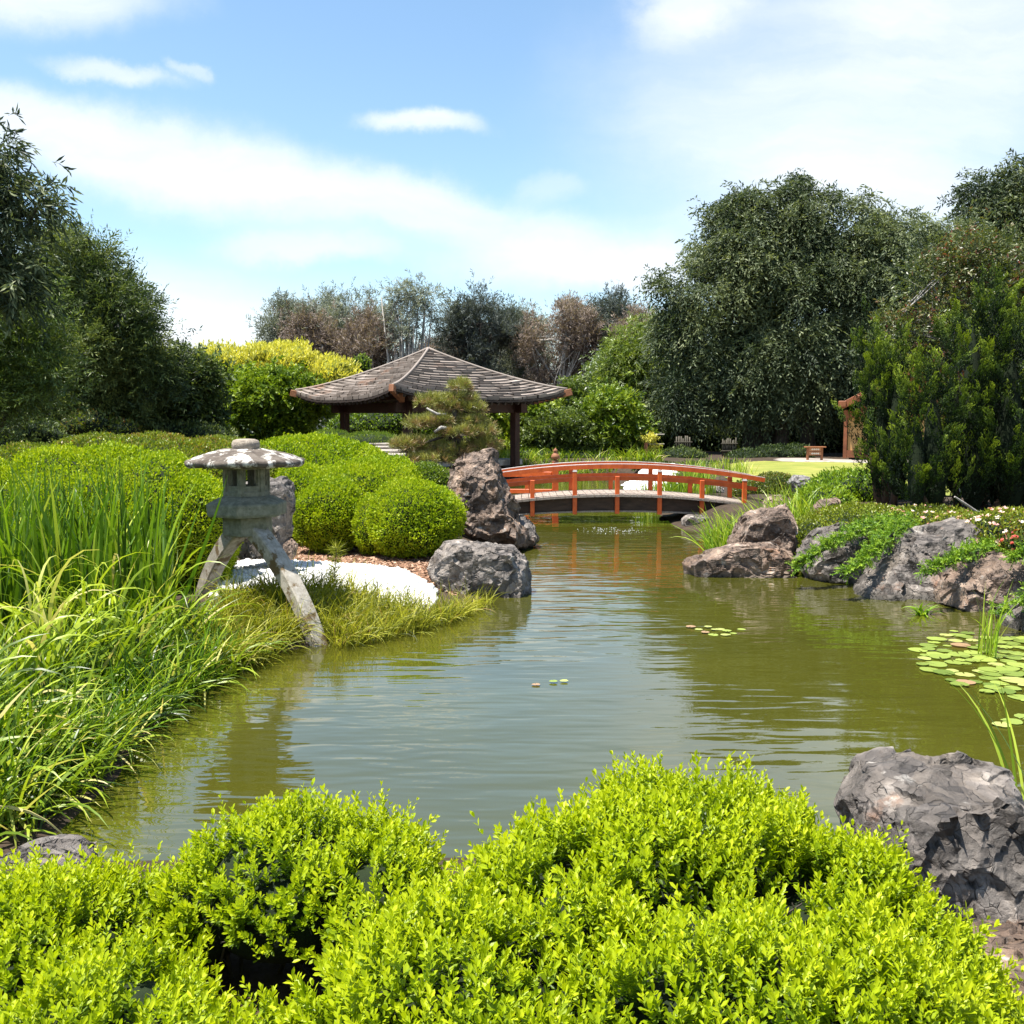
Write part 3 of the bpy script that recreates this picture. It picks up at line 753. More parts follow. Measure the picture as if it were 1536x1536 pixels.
# ------------------------------------------------------------------ trees
def crown_points(lobes, n_tot, shell=.5, sub=11, ss=.40):
    """points on the upper shells of many leaf masses that sit round each lobe of the crown"""
    vol = np.array([(r[0] * r[1] * r[2]) ** (2 / 3) for c, r in lobes]); vol /= vol.sum()
    C, O = [], []
    for (c, r), w in zip(lobes, vol):
        n = max(6, int(n_tot * w)); k = sub
        u = rsph(k); sc = c + u * r * rng.uniform(.45, .95, (k, 1)); sr = r.mean() * ss * rng.uniform(.65, 1.35, k)
        j = rng.integers(0, k, n); v = rsph(n); v[:, 2] += .28; v = nrm(v)
        rr = (1 - shell * rng.random(n) ** 1.4) * (1 + .25 * fbm(v * 2.2 + sc[j], 2, 5))
        p = sc[j] + v * (sr[j] * rr)[:, None] * np.array([1.1, 1.1, .8])
        C.append(p); O.append(nrm(v + .35 * u[j]))
    return np.concatenate(C), np.concatenate(O)
def limbs(mb, base, forks, top_r, base_r, n_seg=7, wob=.12):
    for f in forks:
        f = Vector(f); b = Vector(base); L_ = (f - b).length
        pts, rad = [], []
        for i in range(n_seg + 1):
            t = i / n_seg
            p = b.lerp(f, t)
            p.z = b.z + (f.z - b.z) * (t ** .82)
            p += Vector((random.uniform(-1, 1), random.uniform(-1, 1), 0)) * wob * L_ * .16 * math.sin(math.pi * t)
            pts.append(p); rad.append(base_r * (1 - t) ** 1.1 + top_r * t)
        mb.tube(pts, rad, 7)
def tree(label, cat, lobes, base, spec, mat, group=None, name="tree", bark='bark', trunk_r=.25, n_trunks=1, seed=0, extra_limbs=0, low=None):
    """lobes: world ellipsoids; spec: dict(clumps, twigs, leaves, twig_len, leaf, aspect, droop, kind)"""
    base = Vector(base)
    root = thing(name, label, cat, base, group)
    C, O = crown_points(lobes, spec['clumps'], spec.get('shell', .55), spec.get('sub', 11), spec.get('ss', .40))
    if low is not None:
        ok = C[:, 2] > low; C, O = C[ok], O[ok]
    m = len(C); T = spec['twigs']; K = spec['leaves']; drp = spec.get('droop', 0.0)
    Ct = np.repeat(C, T, 0); Ot = np.repeat(O, T, 0); n = m * T
    cs = spec.get('spread', .5) * spec['twig_len']
    Ct = Ct + rng.normal(0, cs, (n, 3))
    td = nrm(Ot * spec.get('out', .8) + rng.normal(0, .55, (n, 3)) + np.array([0, 0, spec.get('up', .1)]))
    tl = spec['twig_len'] * rng.uniform(.5, 1.3, n)
    clump_t = np.repeat(rng.normal(0, .14, m) + .18 * fbm(C * spec.get('tf', .5), 2, seed + 3), T)
    s = (np.arange(K) + .6) / K
    pos = Ct[:, None] + td[:, None] * (tl[:, None] * s)[..., None]
    pos[..., 2] -= drp * (tl[:, None] * s ** 2)
    side = nrm(np.cross(td, rsph(n)))
    sg = np.where(np.arange(K) % 2 == 0, 1, -1)
    ld = td[:, None] * spec.get('fwd', .8) + side[:, None] * sg[None, :, None] * spec.get('fan', .8) + rng.normal(0, .3, (n, K, 3))
    ld[..., 2] -= drp * .9 * (.4 + s)
    ld[..., 2] += spec.get('lift', 0)
    nv = nrm(np.cross(td, side)[:, None] + rng.normal(0, .5, (n, K, 3)) + np.array([0, 0, .5]))
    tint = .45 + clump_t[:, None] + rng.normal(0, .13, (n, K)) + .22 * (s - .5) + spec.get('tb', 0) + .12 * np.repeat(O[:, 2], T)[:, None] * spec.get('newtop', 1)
    ln = spec['leaf'] * rng.uniform(.6, 1.35, (n * K))
    leaf_obj("crown", LEAF, pos.reshape(-1, 3), nrm(ld).reshape(-1, 3), nv.reshape(-1, 3), ln, ln * spec['aspect'], tint.ravel(), M[mat], root)
    mb = MB()
    for k in range(n_trunks):
        b = base + Vector((random.uniform(-1, 1), random.uniform(-1, 1), 0)) * (.0 if n_trunks == 1 else trunk_r * 5)
        b.z -= .1
        cc = [l[0] for l in lobes]
        cen = Vector(np.mean(cc, 0)); f0 = b.lerp(cen, .45); f0.x = b.x * .7 + cen.x * .3; f0.y = b.y * .7 + cen.y * .3
        pts = [b + Vector((0, 0, 0)), b.lerp(f0, .12), b.lerp(f0, .5) + Vector((random.uniform(-.2, .2), random.uniform(-.2, .2), 0)) * trunk_r * 2, f0]
        mb.tube(pts, [trunk_r * 1.5, trunk_r * 1.05, trunk_r * .85, trunk_r * .65], 10)
        limbs(mb, f0, [tuple(c) for c in cc[k::n_trunks]], trunk_r * .06, trunk_r * .6)
    for k in range(extra_limbs):
        j = rng.integers(len(C)); c = lobes[rng.integers(len(lobes))][0]
        limbs(mb, Vector(c), [tuple(C[j])], trunk_r * .03, trunk_r * .22, 4)
    mb.build("trunk", M[bark], root, smooth=True)
    return root
def lobes_px(lst, d, dep=.85):
    out = []
    for q in lst:
        px, py, rx, ry = q[:4]; dd = d + (q[4] if len(q) > 4 else 0)
        s = dd / FPX
        out.append((np.array(P(px, py, dd)), np.array([rx * s, (rx + ry) / 2 * s * dep, ry * s])))
    return out
def base_at(px, d):
    p = P(px, 660, d); return (p.x, d, gz(p.x, d))

# ------------------------------------------------------------------ rocks
ICO6 = ico(6); ICO5 = ico(5)
def hull_radius(pts, dirs, cen):
    bm = bmesh.new()
    for p in pts: bm.verts.new(p)
    bmesh.ops.convex_hull(bm, input=bm.verts)
    bm.normal_update()
    pl = []
    for f in bm.faces:
        nv = np.array(f.normal[:]); dd = nv @ (np.array(f.verts[0].co[:]) - cen)
        if dd < 0: nv, dd = -nv, -dd
        pl.append((nv, dd))
    bm.free()
    Nn = np.array([p[0] for p in pl]); D = np.array([p[1] for p in pl])
    q = dirs @ Nn.T
    return np.where(q > 1e-4, D[None] / np.maximum(q, 1e-4), 1e9).min(1)
def rock(label, hulls, mat, amp=.10, cells=46, seed=1, cat="rock", name="rock", group=None, res=6, crack=.035, fine=.012, slant=None, chips=260):
    """hulls: list of point lists in world space; fractured facets come from random tilted cells"""
    Vs, Fs, Ts, n0 = [], [], [], 0
    TV, TF = ICO6 if res == 6 else ICO5
    r_ = np.random.default_rng(seed)
    for pts in hulls:
        pts = np.array(pts, float)
        mn, mx = pts.min(0), pts.max(0); cen = (mn + mx) / 2; ext = (mx - mn) / 2
        u = (pts - cen) / ext
        c = u.mean(0) * .5
        rad = hull_radius(u, TV, c)
        v = c + TV * rad[:, None]
        # soften the hull's edges a little
        W = v * ext + cen
        size = float(np.prod(ext) ** (1 / 3))
        W0 = W.copy()
        nv = nrm((v - c) * ext)
        nc = cells
        cc = v[r_.choice(len(v), nc)] * ext * r_.uniform(.75, 1.05, (nc, 1))
        pp = (v * ext) + .10 * size * np.stack([fbm(W0 * (2.4 / size), 3, seed + k) for k in range(3)], -1)
        if slant is not None: cc = cc * slant; pp = pp * slant
        d1 = np.full(len(v), 1e9); d2 = d1.copy(); ix = np.zeros(len(v), int)
        for k in range(nc):
            dk = ((pp - cc[k]) ** 2).sum(1)
            nearer = dk < d1
            d2 = np.where(nearer, d1, np.minimum(d2, dk)); ix = np.where(nearer, k, ix); d1 = np.minimum(d1, dk)
        d1, d2 = np.sqrt(d1), np.sqrt(d2)
        gr = r_.normal(0, 1, (nc, 3)); of = r_.uniform(-1, .35, nc)
        disp = np.clip(((pp - cc[ix]) * gr[ix]).sum(1) * .6 + of[ix] * size * .45, -1.1 * size, .4 * size)
        edge = np.clip(1 - (d2 - d1) / (crack * size), 0, 1)
        W = W + nv * (disp * amp * 1.35 - edge ** 1.5 * crack * size * .5)[:, None]
        # chips knocked off: shallow shell shaped scoops with sharp rims
        W1 = W.copy(); cap = .10 * size; dug = np.zeros(len(v))
        tone = np.zeros(len(v)); ns = int(chips * (1.3 if res == 6 else .6))
        for k in range(ns):
            j = r_.integers(len(v)); a_ = size * math.exp(r_.uniform(math.log(.06), math.log(.34)))
            Rr = a_ * r_.uniform(1.6, 7.0); dep = a_ * a_ / (2 * Rr)
            if dug[j] > cap * .55: continue
            m = nrm(nv[j] + r_.normal(0, .3, 3)); o = W[j] + m * (Rr - dep)
            idx = np.where(np.abs(W[:, 0] - W[j, 0]) < a_ * 1.5)[0]
            near = ((W[idx] - W[j]) ** 2).sum(1) < (a_ * 1.45) ** 2
            idx = idx[near]
            q = W[idx] - o; dd = np.sqrt((q * q).sum(1)); ins = (dd < Rr)
            ii = idx[ins]
            new = o + q[ins] / dd[ins][:, None] * Rr * .999
            mv = new - W1[ii]; ml = np.sqrt((mv * mv).sum(1)); mv *= np.minimum(1, cap / np.maximum(ml, 1e-9))[:, None]
            W[ii] = W1[ii] + mv; dug[ii] = np.minimum(ml, cap)
            tone[ii] = tone[ii] * .5 + r_.normal(0, .13)
        W = W + nrm((v - c) * ext) * (fine * size * fbm(W0 * (7 / size), 4, seed + 20))[:, None]
        t = .66 - .5 * edge + .1 * r_.normal(0, 1, nc)[ix] + tone
        Vs.append(W); Fs.append(TF + n0); Ts.append(t); n0 += len(W)
    V = np.concatenate(Vs)
    o = mesh_np(name, V - 0, [np.concatenate(Fs)], M[mat], None, smooth=False, tint=np.clip(np.concatenate(Ts), 0, 1))
    # origin at the base
    b = Vector(((V[:, 0].min() + V[:, 0].max()) / 2, (V[:, 1].min() + V[:, 1].max()) / 2, V[:, 2].min()))
    o.data.transform(Matrix.Translation(-b)); o.location = b
    return tag(o, label, cat, group)
def sil(S, d, t, back=.6, front=.62, tilt=0.0):
    """hull points from a silhouette seen in the photograph: full outline at depth d, smaller copies t in front and behind.
    tilt pushes the upper points away from the viewer"""
    pts = []
    cx = sum(p[0] for p in S) / len(S); cy = sum(p[1] for p in S) / len(S)
    y1 = max(p[1] for p in S); y0 = min(p[1] for p in S)
    for px, py in S:
        dd = d + tilt * (y1 - py) / (y1 - y0)
        pts.append(P(px, py, dd)[:])
        for k, sh in ((-1, front), (1, back)):
            p = P(cx + (px - cx) * sh, cy + (py - cy) * sh, dd)
            pts.append((p.x, p.y + k * t, p.z if k > 0 else p.z - .0))
    return pts

# ================================================================== pavilion
def pavilion():
    c = P(643, 600, 36.0); c = Vector((c.x, 36.0, .60))
    root = thing("pavilion", "open timber pavilion with curved shingled roof and dark red posts", "pavilion", c)
    a = math.radians(8.0)
    R = 5.05
    # corner directions: front, right, back, left
    dirs = [Vector((-math.sin(a), -math.cos(a), 0)), Vector((math.cos(a), -math.sin(a), 0)), Vector((math.sin(a), math.cos(a), 0)), Vector((-math.cos(a), math.sin(a), 0))]
    z_mid, z_cor, z_top = 2.86, 3.20, 4.68
    def surf(k, u, v):
        """face k between corner k and k+1: u -1..1 along the eave, v 0 eave .. 1 apex"""
        A, B = dirs[k] * R, dirs[(k + 1) % 4] * R
        vv = v; v = min(max(v, 0.0), 1.0)
        p = (A * (1 - u) / 2 + B * (1 + u) / 2) * (1 - vv)
        bulge = 1 + .0 * v
        z = z_mid + (z_top - z_mid) * (v ** 1.12 * .92 + .08 * v) + (z_cor - z_mid) * abs(u) ** 3.0 * (1 - v) ** 2.2
        return Vector((c.x + p.x * bulge, c.y + p.y * bulge, z))
    V, F, T = [], [], []
    ROWS = 19
    for k in range(4):
        for r in range(ROWS):
            v0, v1 = r / ROWS, min(1, (r + 1.35) / ROWS)
            width = 2 * R / math.sqrt(2) * (1 - v0)
            n = max(2, int(width / .42))
            edges = np.linspace(-1, 1, n + 1)
            if n > 3: edges[1:-1] += rng.uniform(-.35, .35, n - 1) * (2 / n) + (0.5 if r % 2 else 0) * (1.0 / n)
            edges = np.sort(np.clip(edges, -1, 1))
            for i in range(n):
                u0, u1 = edges[i] + .004, edges[i + 1] - .004
                if u1 - u0 < .01: continue
                jv = rng.uniform(-.10, .06) / ROWS if r else rng.uniform(-.1, .1) / ROWS
                nseg = 3
                t = float(np.clip(rng.normal(.5, .2), 0, 1)); lift = .11 + rng.uniform(-.02, .03)
                b0 = len(V)
                for s in range(nseg + 1):
                    u = u0 + (u1 - u0) * s / nseg
                    lo = surf(k, u, max(-.012, v0 + jv)); hi = surf(k, u * min(1, 1), v1 * .999)
                    V += [tuple(lo + Vector((0, 0, lift))), tuple(hi + Vector((0, 0, .022))), tuple(lo + Vector((0, 0, .012)))]
                    T += [t, t, t * .4]
                for s in range(nseg):
                    q = b0 + 3 * s
                    F += [(q, q + 3, q + 4, q + 1), (q + 2, q + 5, q + 3, q)]
    roof = mesh_np("roof", V, [F], M['shingle'], root, tint=np.array(T))
    # soffit shell under the shingles
    V, F = [], []; NU, NV = 16, 8
    for k in range(4):
        b0 = len(V)
        for i in range(NU + 1):
            for j in range(NV + 1): V.append(tuple(surf(k, -1 + 2 * i / NU, j / NV * .98 + .004) - Vector((0, 0, .10 if j else .05))))
        for i in range(NU):
            for j in range(NV):
                q = b0 + i * (NV + 1) + j; F.append((q, q + NV + 1, q + NV + 2, q + 1))
    mesh_np("soffit", V, [F], M['soffit'], root)
    fa = MB()
    for k in range(4):
        for i in range(16):
            p, q = surf(k, -1 + i / 8, 0), surf(k, -1 + (i + 1) / 8, 0)
            fa.bar(p + Vector((0, 0, -.05)), q + Vector((0, 0, -.03)), .05, .06)
        for i in range(25):       # rafters
            u = -0.97 + 1.94 * i / 24
            fa.bar(surf(k, u, .01) - Vector((0, 0, .13)), surf(k, u * .86, .45) - Vector((0, 0, .17)), .07, .10)
    fa.build("rafters", M['soffit'], root)
    for k in range(4):
        hp = [surf(k, -1, j / 14) + Vector((0, 0, .10)) for j in range(15)]
        h = MB().tube(hp, [.045] * 14 + [.06], 6)
        ridge = h.build("hip_ridge", M['shingle'], root, smooth=True)
        at = ridge.data.attributes.new("tint", 'FLOAT', 'POINT'); at.data.foreach_set("value", np.full(len(ridge.data.vertices), .75, np.float32))
        d = dirs[k]
        e = surf(k, -1, 0)
        MB().bar(e - d * 1.2 + Vector((0, 0, -.32)), e + d * .17 + Vector((0, 0, .0)), .17, .24, .015).build("corner_rafter", M['pav_end'], root)
    r = 3.17
    posts = [Vector((c.x, c.y, 0)) + d * r for d in dirs]
    for p in posts:
        z0 = min(.62, gz(p.x, p.y)) - .05
        MB().box((p.x, p.y, (z0 + 3.0) / 2), (.27, .27, 3.0 - z0), rz=a + math.pi / 4, bev=.02).build("post", M['pav_wood'], root)
    for k in range(4):
        p, q = posts[k], posts[(k + 1) % 4]; d = (q - p).normalized()
        for z, h in ((2.62, .34),):
            MB().bar(p - d * .5 + Vector((0, 0, z)), q + d * .5 + Vector((0, 0, z)), .2, h, .015).build("beam", M['pav_wood'], root)
        MB().bar(p + Vector((0, 0, 2.96)), q + Vector((0, 0, 2.96)), .16, .16).build("wall_plate", M['pav_wood'], root)
    # raised floor with a step
    fl = MB().box((c.x, c.y, .66), (4.9, 4.9, .22), rz=a + math.pi / 4, bev=.02)
    fl.build("floor", M['stone_slab'], root)
pavilion()

# ================================================================== bridge
BX = 2.24
def arc(z0, k=.029):
    return lambda x: z0 - k * (x - BX) ** 2
def bridge():
    YN, YF = 21.0, 22.3
    root = thing("arched_bridge", "low arched garden bridge with orange railings and dark beams over the pond", "bridge", (BX, 21.65, 0))
    ztop = arc(P(925, 696.5, YN).z, .0295); zmid = arc(P(925, 714.5, YN).z, .026); zdeck = arc(P(925, 741, YN).z, .026); zbot = arc(P(925, 768, YN).z, .016)
    xl, xr = BX - 3.25, BX + 3.2
    N_ = 26
    # deck of cross boards
    dk = MB(); nb = 46
    for i in range(nb):
        x0 = xl - .3 + (xr - xl + .6) * i / nb; x1 = xl - .3 + (xr - xl + .6) * (i + 1) / nb - .012
        z = zdeck((x0 + x1) / 2)
        ang = math.atan(-2 * .026 * ((x0 + x1) / 2 - BX))
        dk.box(((x0 + x1) / 2, 21.65, z - .025), (x1 - x0, 1.62, .05), ax=Matrix.Rotation(-ang, 3, 'Y'))
    dk.build("deck", M['weathered'], root)
    for y in (YN + .03, YF - .03):
        b = MB(); V, F = [], []
        for i in range(N_ + 1):
            x = xl - .2 + (xr - xl + .4) * i / N_
            for yy, zz in ((y - .05, zbot(x)), (y + .05, zbot(x)), (y + .05, zdeck(x) - .055), (y - .05, zdeck(x) - .055)): V.append((x, yy, zz))
        for i in range(N_):
            for k in range(4): F.append((4 * i + k, 4 * i + (k + 1) % 4, 4 * i + 4 + (k + 1) % 4, 4 * i + 4 + k))
        F += [(0, 1, 2, 3), (4 * N_ + 3, 4 * N_ + 2, 4 * N_ + 1, 4 * N_)]
        b.add(V, F)
        beam = b.build("beam", M['fascia'], root)
        t = MB(); s = -1 if y < 21.7 else 1
        for zf, off, h, w in ((zdeck, -.03, .055, .03), (zbot, .02, .035, .025)):
            for i in range(N_):
                xa = xl - .2 + (xr - xl + .4) * i / N_; xb = xl - .2 + (xr - xl + .4) * (i + 1) / N_
                t.bar((xa, y + s * (.05 + w / 2 + .003), zf(xa) + off), (xb, y + s * (.05 + w / 2 + .003), zf(xb) + off), w, h)
        t.build("edge_strip", M['weathered'], beam)
    def rail(name, y, zf, h, w, x0, x1, cap=False):
        m = MB()
        for i in range(N_):
            xa = x0 + (x1 - x0) * i / N_; xb = x0 + (x1 - x0) * (i + 1) / N_
            m.bar((xa, y, zf(xa) - h / 2), (xb + .003, y, zf(xb) - h / 2), w, h)
        o = m.build(name, M['orange'], root)
        if cap:
            m = MB()
            for i in range(N_):
                xa = x0 + (x1 - x0) * i / N_; xb = x0 + (x1 - x0) * (i + 1) / N_
                m.bar((xa, y, zf(xa) + .009), (xb + .003, y, zf(xb) + .009), w * .86, .012)
            m.build("rail_cap", M['greytop'], o)
    for side, y in ((-1, YN), (1, YF)):
        yr = y - .02 * side * -1
        rail("top_rail", y, ztop, .088, .13, xl - .12, xr - .05, True)
        rail("mid_rail", y, zmid, .085, .07, xl - .1, xr - .2)
        sc = 1.0
        x0 = P(798.5, 760, YN).x
        for i in range(-1, 6):
            x = x0 + .905 * i
            if x > xr or x < xl - .1: continue
            tall = i % 2 == 1
            zt = (ztop(x) - .092 if tall else zmid(x) + .006)
            zb = zbot(x) - .03 if i != 5 else zdeck(x) - .2
            yy = y + side * .065
            tp = zt - .04 if tall else zt
            p = MB().box((x, yy, (zb + tp) / 2), (.092, .092, tp - zb), bev=.006)
            pb = p.build("post", M['orange'], root)
            if tall:
                MB().box((x, yy - side * .02, zt - .017), (.08, .07, .034)).box((x, yy, zt - .0335), (.1, .1, .012)).build("post_cap", M['greytop'], pb)
    for sgn, x in ((-1, xl), (1, xr)):
        MB().box((x + sgn * .25, 21.65, .18), (.7, 1.7, .66), bev=.04).build("abutment", M['soil'], root)
bridge()

def newel_railing():
    d = 27.0
    p = P(833, 720, d)
    root = thing("orange_railing", "orange railing ending in a post with an onion shaped finial behind the bridge", "railing", (p.x, d, .2))
    z0, z1 = 0.0, P(833, 694, d).z
    MB().box((p.x, d, (z0 + z1) / 2), (.17, .17, z1 - z0), bev=.01).build("newel_post", M['orange'], root)
    MB().lathe([(.085, 0), (.10, .02), (.10, .05), (.05, .07), (.055, .09), (.115, .12), (.125, .17), (.09, .23), (.05, .27), (.045, .29), (.065, .31), (.055, .35), (.02, .385), (.004, .41)], (p.x, d, z1), 18).build("finial", M['pav_end'], root, smooth=True)
    xl = P(700, 720, d).x
    for py, h in ((711.5, .14), (737, .12)):
        z = P(833, py, d).z
        MB().bar((p.x - .09, d, z), (xl, d + .6, z - .03), .09, h, .008).build("rail", M['orange'], root)
    for q in (.32, .7):
        x = p.x + (xl - p.x) * q
        z1 = P(833, 712, d).z - .07
        MB().box((x, d + .6 * q, z1 / 2), (.1, .1, z1), bev=.006).build("baluster", M['orange'], root)
newel_railing()

# ================================================================== stone lantern (two legs)
def lantern():
    D = 10.2
    c = P(372, 800, D); cx, cy = c.x, D
    Z = lambda py: P(372, py, D).z
    root = thing("stone_lantern", "two legged stone lantern with lichened round roof, one leg standing in the water", "stone lantern", (cx, cy, 0))
    ppm = FPX / D
    HX = math.pi / 2          # a hexagon vertex towards the viewer
    top = MB(); rt = 20.5 / ppm
    h = Z(658) - Z(675)
    top.lathe([(rt * .78, -.03), (rt * .92, .005), (rt, h * .3), (rt * 1.0, h * .6), (rt * .9, h * .85), (rt * .62, h * .97), (rt * .2, h)], (cx, cy, Z(675)), 26)
    o = top.build("finial", M['lantern_top'], root, smooth=True)
    R = 90 / ppm
    zt, ze = Z(673), Z(696.5)
    H = zt - ze
    prof = [(R * .20, -.02), (R * .93, -.02), (R * .985, .0), (R, .02), (R * .995, .045)]
    for k in range(1, 10):
        t = k / 9; prof.append((R * (1 - .80 * t), .045 + (H - .045) * math.sin(t * math.pi / 2) ** .95))
    prof.append((R * .03, H + .006))
    roof = MB().lathe(prof, (cx, cy, ze), 72, rot=HX, hexness=.42)
    o = roof.build("roof", M['lantern_roof'], root, smooth=True)
    me = o.data; co = np.empty(len(me.vertices) * 3, np.float32); me.vertices.foreach_get("co", co); co = co.reshape(-1, 3)
    co += (.012 * fbm(co * 9, 3, 4))[:, None] * np.array([.3, .3, 1]); me.vertices.foreach_set("co", co.ravel())
    # fire box: hexagonal, a recessed square window in each side
    r = (30.7 / ppm) / math.cos(math.pi / 6); z0, z1 = Z(743.5), Z(700)
    fb = MB(); wall = .055
    ang = [-math.pi / 2 + k * math.pi / 3 for k in range(6)]
    for k in range(6):
        A = Vector((math.cos(ang[k]), math.sin(ang[k]), 0)); B = Vector((math.cos(ang[(k + 1) % 6]), math.sin(ang[(k + 1) % 6]), 0))
        def pt(u, z, q): return tuple(Vector((cx, cy, 0)) + (A * (1 - u) + B * u) * q + Vector((0, 0, z0 + (z1 - z0) * z)))
        ro, rc, ri = r, r * .93, r * .76
        O = (0, 1, 0, 1); W1 = (.14, .86, .16, .97); W2 = (.22, .78, .36, .92)
        def rect(w, q): return [pt(w[0], w[2], q), pt(w[1], w[2], q), pt(w[1], w[3], q), pt(w[0], w[3], q)]
        rings = [rect(O, ro), rect(W1, ro), rect(W1, rc), rect(W2, rc), rect(W2, ri), rect(O, ri)]
        V = [p for rr in rings for p in rr]; F = []
        for i in range(5):
            for j in range(4): F.append((4 * i + j, 4 * i + (j + 1) % 4, 4 * i + 4 + (j + 1) % 4, 4 * i + 4 + j))
        fb.add(V, F)
    fb.build("fire_box", M['lantern'], root)
    # platform
    rp = (52.5 / ppm) / math.cos(math.pi / 6)
    def hexl(name, prof, mat='lantern', rot=-math.pi / 2):
        m = MB().lathe(prof, (cx, cy, 0), 6, rot=rot); return m.build(name, M[mat], root)
    hexl("platform", [(rp * .70, Z(774)), (rp * .955, Z(772.5)), (rp * .985, Z(769)), (rp * 1.0, Z(756)), (rp * .985, Z(753.5)), (rp * .66, Z(744)), (rp * .6, Z(743.3))])
    rb = (32.5 / ppm) / math.cos(math.pi / 6)
    hexl("pedestal", [(rb * .97, Z(802)), (rb * 1.0, Z(800.5)), (rb * .99, Z(775)), (rb * .9, Z(773.2))])
    # two curved legs
    tip = G(481, 968); vec = Vector((tip.x - cx, tip.y - cy, 0))
    ztop = Z(797)
    dirv = vec.normalized(); side = Vector((-dirv.y, dirv.x, 0))
    for sgn, reach, zend in ((1, vec.length + .06, -.35), (-1, vec.length * .80, .02)):
        V, F = [], []; n = 14; Wd, Th = .175, .15
        zz0 = ztop
        for i in range(n + 1):
            t = i / n
            s = .15 + (reach - .15) * (1 - (1 - t) ** 1.55)
            s += 0
            z = zz0 + (zend - zz0) * t ** 1.12
            # tangent
            t2 = min(1, t + .01); s2 = .15 + (reach - .15) * (1 - (1 - t2) ** 1.55); zb = zz0 + (zend - zz0) * t2 ** 1.12
            if t2 == t: pass
            else: tan = (dirv * sgn * (s2 - s) + Vector((0, 0, zb - z))).normalized()
            nor = side.cross(tan) * sgn
            if nor.z < 0: nor = -nor
            p = Vector((cx, cy, z)) + dirv * sgn * s
            w = Wd * (1.05 - .15 * t); th = Th * (1.1 - .25 * t); b = .014
            for a_, c_ in ((-w / 2 + b, -th / 2), (w / 2 - b, -th / 2), (w / 2, -th / 2 + b), (w / 2, th / 2 - b), (w / 2 - b, th / 2), (-w / 2 + b, th / 2), (-w / 2, th / 2 - b), (-w / 2, -th / 2 + b)):
                V.append(tuple(p + side * a_ + nor * c_))
        for i in range(n):
            for k in range(8): F.append((8 * i + k, 8 * i + (k + 1) % 8, 8 * i + 8 + (k + 1) % 8, 8 * i + 8 + k))
        F += [tuple(range(8)), tuple(range(8 * n + 7, 8 * n - 1, -1))]
        m = MB(); m.add(V, F); o = m.build("leg", M['lantern_leg'], root)
        o["label"] = "moss stained leg reaching into the water" if sgn > 0 else "grey leg standing on the bank"
lantern()

# ================================================================== rocks
def R_(label, S, d, t, mat, **kw):
    kk = {k: kw.pop(k) for k in ('front', 'back', 'tilt') if k in kw}
    return rock(label, [sil(S, d, t, **kk)], mat, **kw)
R_("tall upright jagged brown rock beside the bridge end", [(658, 735), (672, 700), (690, 680), (716, 670), (735, 663), (747, 672), (752, 700), (766, 740), (784, 775), (800, 815), (798, 835), (690, 835), (664, 800), (655, 760)], 16.6, .55, 'rock_brown', amp=.075, cells=60, seed=3, tilt=.3, crack=.03, fine=.03, slant=np.array([1.4, 1.4, .6]))
R_("small dark wet rock at the foot of the tall upright rock", [(766, 765), (784, 770), (800, 785), (812, 805), (806, 822), (785, 830), (762, 825)], 17.0, .35, 'rock_slate', amp=.1, cells=24, seed=4, res=5)
R_("squat cracked grey rock at the water's edge by the white pebbles", [(636, 852), (650, 822), (668, 810), (700, 808), (745, 811), (780, 818), (796, 840), (804, 872), (800, 905), (650, 905), (640, 880)], 12.6, .55, 'rock_grey', amp=.045, cells=85, seed=5, crack=.028, fine=.015, front=.8)
R_("flat topped boulder behind the stone lantern", [(340, 732), (352, 718), (400, 714), (438, 716), (447, 738), (444, 775), (440, 812), (436, 842), (360, 845), (350, 790)], 12.6, .4, 'rock_grey', amp=.09, cells=34, seed=6, tilt=.15, front=.8)
R_("small brown stone leaning at the foot of the flat topped boulder", [(424, 815), (438, 806), (447, 815), (446, 832), (436, 842), (424, 838)], 12.1, .12, 'rock_brown', amp=.06, cells=14, seed=7, res=5)
# wedge rock on the right bank: a low wedge and an upright block
rock("long wedge shaped brown rock pointing into the pond", [
    sil([(1016, 845), (1026, 838), (1070, 822), (1110, 812), (1160, 812), (1195, 830), (1198, 872), (1110, 874), (1022, 866)], 14.1, .5, front=.85),
    sil([(1088, 815), (1098, 790), (1112, 768), (1150, 757), (1178, 754), (1192, 775), (1198, 830), (1196, 868), (1100, 850)], 14.7, .5, front=.75)],
    'rock_brown', amp=.065, cells=30, seed=8, crack=.02, fine=.014)
R_("grey brown rock under the trailing juniper", [(1188, 842), (1200, 808), (1222, 792), (1262, 783), (1300, 790), (1318, 830), (1310, 880), (1270, 892), (1210, 885)], 13.6, .6, 'rock_slate', amp=.075, cells=60, seed=9, crack=.03, tilt=.3)
R_("big sloping grey rock with a dark undercut face above the water", [(1263, 898), (1285, 862), (1320, 822), (1345, 796), (1395, 786), (1440, 772), (1455, 785), (1457, 818), (1425, 840), (1405, 905), (1385, 925), (1300, 915)], 12.4, .7, 'rock_slate', amp=.06, cells=90, seed=10, crack=.026, tilt=.75, front=.85)
R_("rusty brown rock behind the reed clump on the right bank", [(1392, 905), (1400, 868), (1430, 842), (1470, 826), (1505, 822), (1545, 845), (1580, 880), (1575, 935), (1480, 945), (1420, 925)], 11.6, .6, 'rock_brown', amp=.085, cells=50, seed=11, tilt=.35, front=.85)
R_("rounded slate rock at the waterline beside the lily pads", [(1500, 945), (1504, 915), (1520, 898), (1560, 890), (1620, 905), (1640, 960), (1560, 975), (1510, 965)], 10.4, .45, 'rock_slate', amp=.05, cells=40, seed=12, front=.85)
